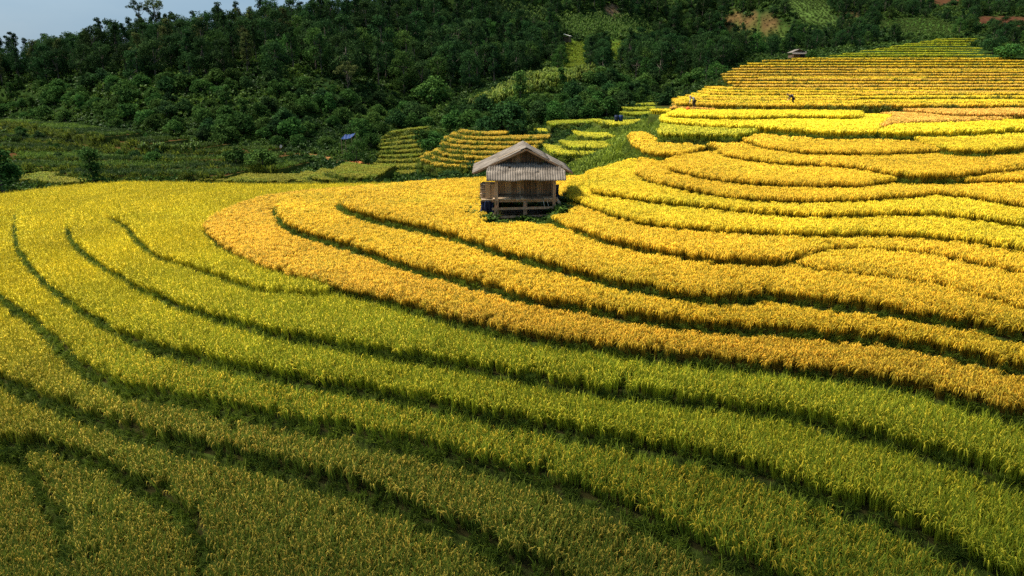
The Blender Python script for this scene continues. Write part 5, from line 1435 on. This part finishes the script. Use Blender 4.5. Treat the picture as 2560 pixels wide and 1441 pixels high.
def farmer(px, py, d, rot, label, top, hat, pale=None, straw=False):
    p = at_d(px, py, d); r = bpy.data.objects.new("person", None); COL.objects.link(r); r.location = tuple(p); r.rotation_euler = (0, 0, R(rot)); tag(r, label, "person")
    pel = (0, 0, .84); ch = (.38, 0, 1.06); nk = (.50, 0, 1.10)
    C = [[(pel, .125), ((.17, 0, .97), .125), (ch, .125), (nk, .055), ((.60, 0, 1.13), .05)]]
    for s in (-1, 1):
        C.append([(pel, .125), ((.0, s * .10, .78), .105), ((.05, s * .11, .45), .065), ((-.03, s * .11, .09), .042), ((-.02, s * .11, .03), .042), ((.13, s * .12, .02), .03)])
        C.append([(ch, .125), ((.40, s * .19, 1.05), .06), ((.45, s * .24, .78), .045), ((.58, s * .16, .58), .032)])
        C += hand((.58, s * .16, .58), (.5, -s * .1, -.6))
    C.append([((.60, 0, 1.13), .05), ((.66, 0, 1.15), .09), ((.74, 0, 1.15), .095), ((.80, 0, 1.12), .06)])
    C.append([((.74, 0, 1.15), .095), ((.77, 0, 1.04), .03), ((.79, 0, 1.02), .012)])
    skin("body", C, M_SKIN, r)
    T = [[((-.01, 0, .82), .145), ((.17, 0, .97), .15), ((.38, 0, 1.06), .15), ((.48, 0, 1.09), .075)]]
    for s in (-1, 1): T.append([((.38, 0, 1.06), .15), ((.40, s * .19, 1.05), .08), ((.45, s * .24, .78), .062), ((.53, s * .19, .66), .05)])
    skin("jacket", T, top, r)
    L_ = []
    for s in (-1, 1): L_.append([((-.01, 0, .80), .14), ((.0, s * .10, .74), .125), ((.05, s * .11, .45), .085), ((-.03, s * .11, .15), .07)])
    skin("trousers", L_, M_DARKC, r)
    if straw:
        b = MB(); b.tube([(.74, 0, 1.2), (.755, 0, 1.22), (.76, 0, 1.36)], [.24, .22, .02], 16); b.build("hat", M_STRAW, r)
    else:
        skin("headcloth", [[((.66, 0, 1.19), .10), ((.74, 0, 1.21), .115), ((.80, 0, 1.20), .07)]], hat, r)
    if pale: skin("sash", [[((.10, .02, .94), .16), ((.2, .0, .99), .162), ((.27, -.02, 1.02), .158)]], pale, r)
    return r
farmer(1982, 262.5, 86, 178, "person in dark clothes bending over the rice on the far slope", M_DARKC, M_HAT, M_PALEC)
farmer(1735, 269.5, 82, 215, "person in a grey top stooping at the far field's left edge", M_GREYC, M_GREYC)

# ------------------------------------------------------------------ unseen cloud added overhead to shade the foreground rice
M_SHADE_CLOUD = bpy.data.materials.new("shade_cloud"); nt, b_, out_ = nodes_of(M_SHADE_CLOUD)
b_.inputs["Base Color"].default_value = (.82, .84, .88, 1); b_.inputs["Roughness"].default_value = 1; b_.inputs["Specular IOR Level"].default_value = 0
t_ = N(nt, "ShaderNodeBsdfTranslucent"); t_.inputs[0].default_value = (.85, .87, .9, 1); mx_ = N(nt, "ShaderNodeMixShader"); mx_.inputs[0].default_value = .5
nt.links.new(b_.outputs[0], mx_.inputs[1]); nt.links.new(t_.outputs[0], mx_.inputs[2]); nt.links.new(mx_.outputs[0], out_.inputs[0])
def shade_cloud(gx, gy, rx, ry, alt, seed, ang=0):
    """a flat based cloud added out of view so that its shade falls round the ground point (gx, gy)"""
    c = Vector((gx, gy, 0)) + SUN_VEC * (alt / SUN_VEC.z)
    bm = bmesh.new(); bmesh.ops.create_icosphere(bm, subdivisions=5, radius=1)
    for v in bm.verts:
        n1 = float(noise2(np.array([v.co.x * 2 + v.co.z]), np.array([v.co.y * 2 + seed]), .45, seed)[0]); n2 = float(noise2(np.array([v.co.x * 5 + v.co.z * 3]), np.array([v.co.y * 5]), .5, seed + 3)[0])
        v.co *= 1 + .16 * n1 + .08 * n2
        v.co.x *= rx; v.co.y *= ry; v.co.z *= 16 if v.co.z > 0 else 4
    bmesh.ops.rotate(bm, verts=bm.verts, cent=(0, 0, 0), matrix=Matrix.Rotation(R(ang), 3, 'Z'))
    m = bpy.data.meshes.new("shade_cloud"); bm.to_mesh(m); bm.free(); m.materials.append(M_SHADE_CLOUD)
    for p in m.polygons: p.use_smooth = True
    o = link("shade_cloud", m, None, tuple(c)); tag(o, kind="structure"); return o
SHADE_CLOUDS = [(1, -4.4, 80, 24, 120, 3, -7)]
for c_ in SHADE_CLOUDS: shade_cloud(*c_)
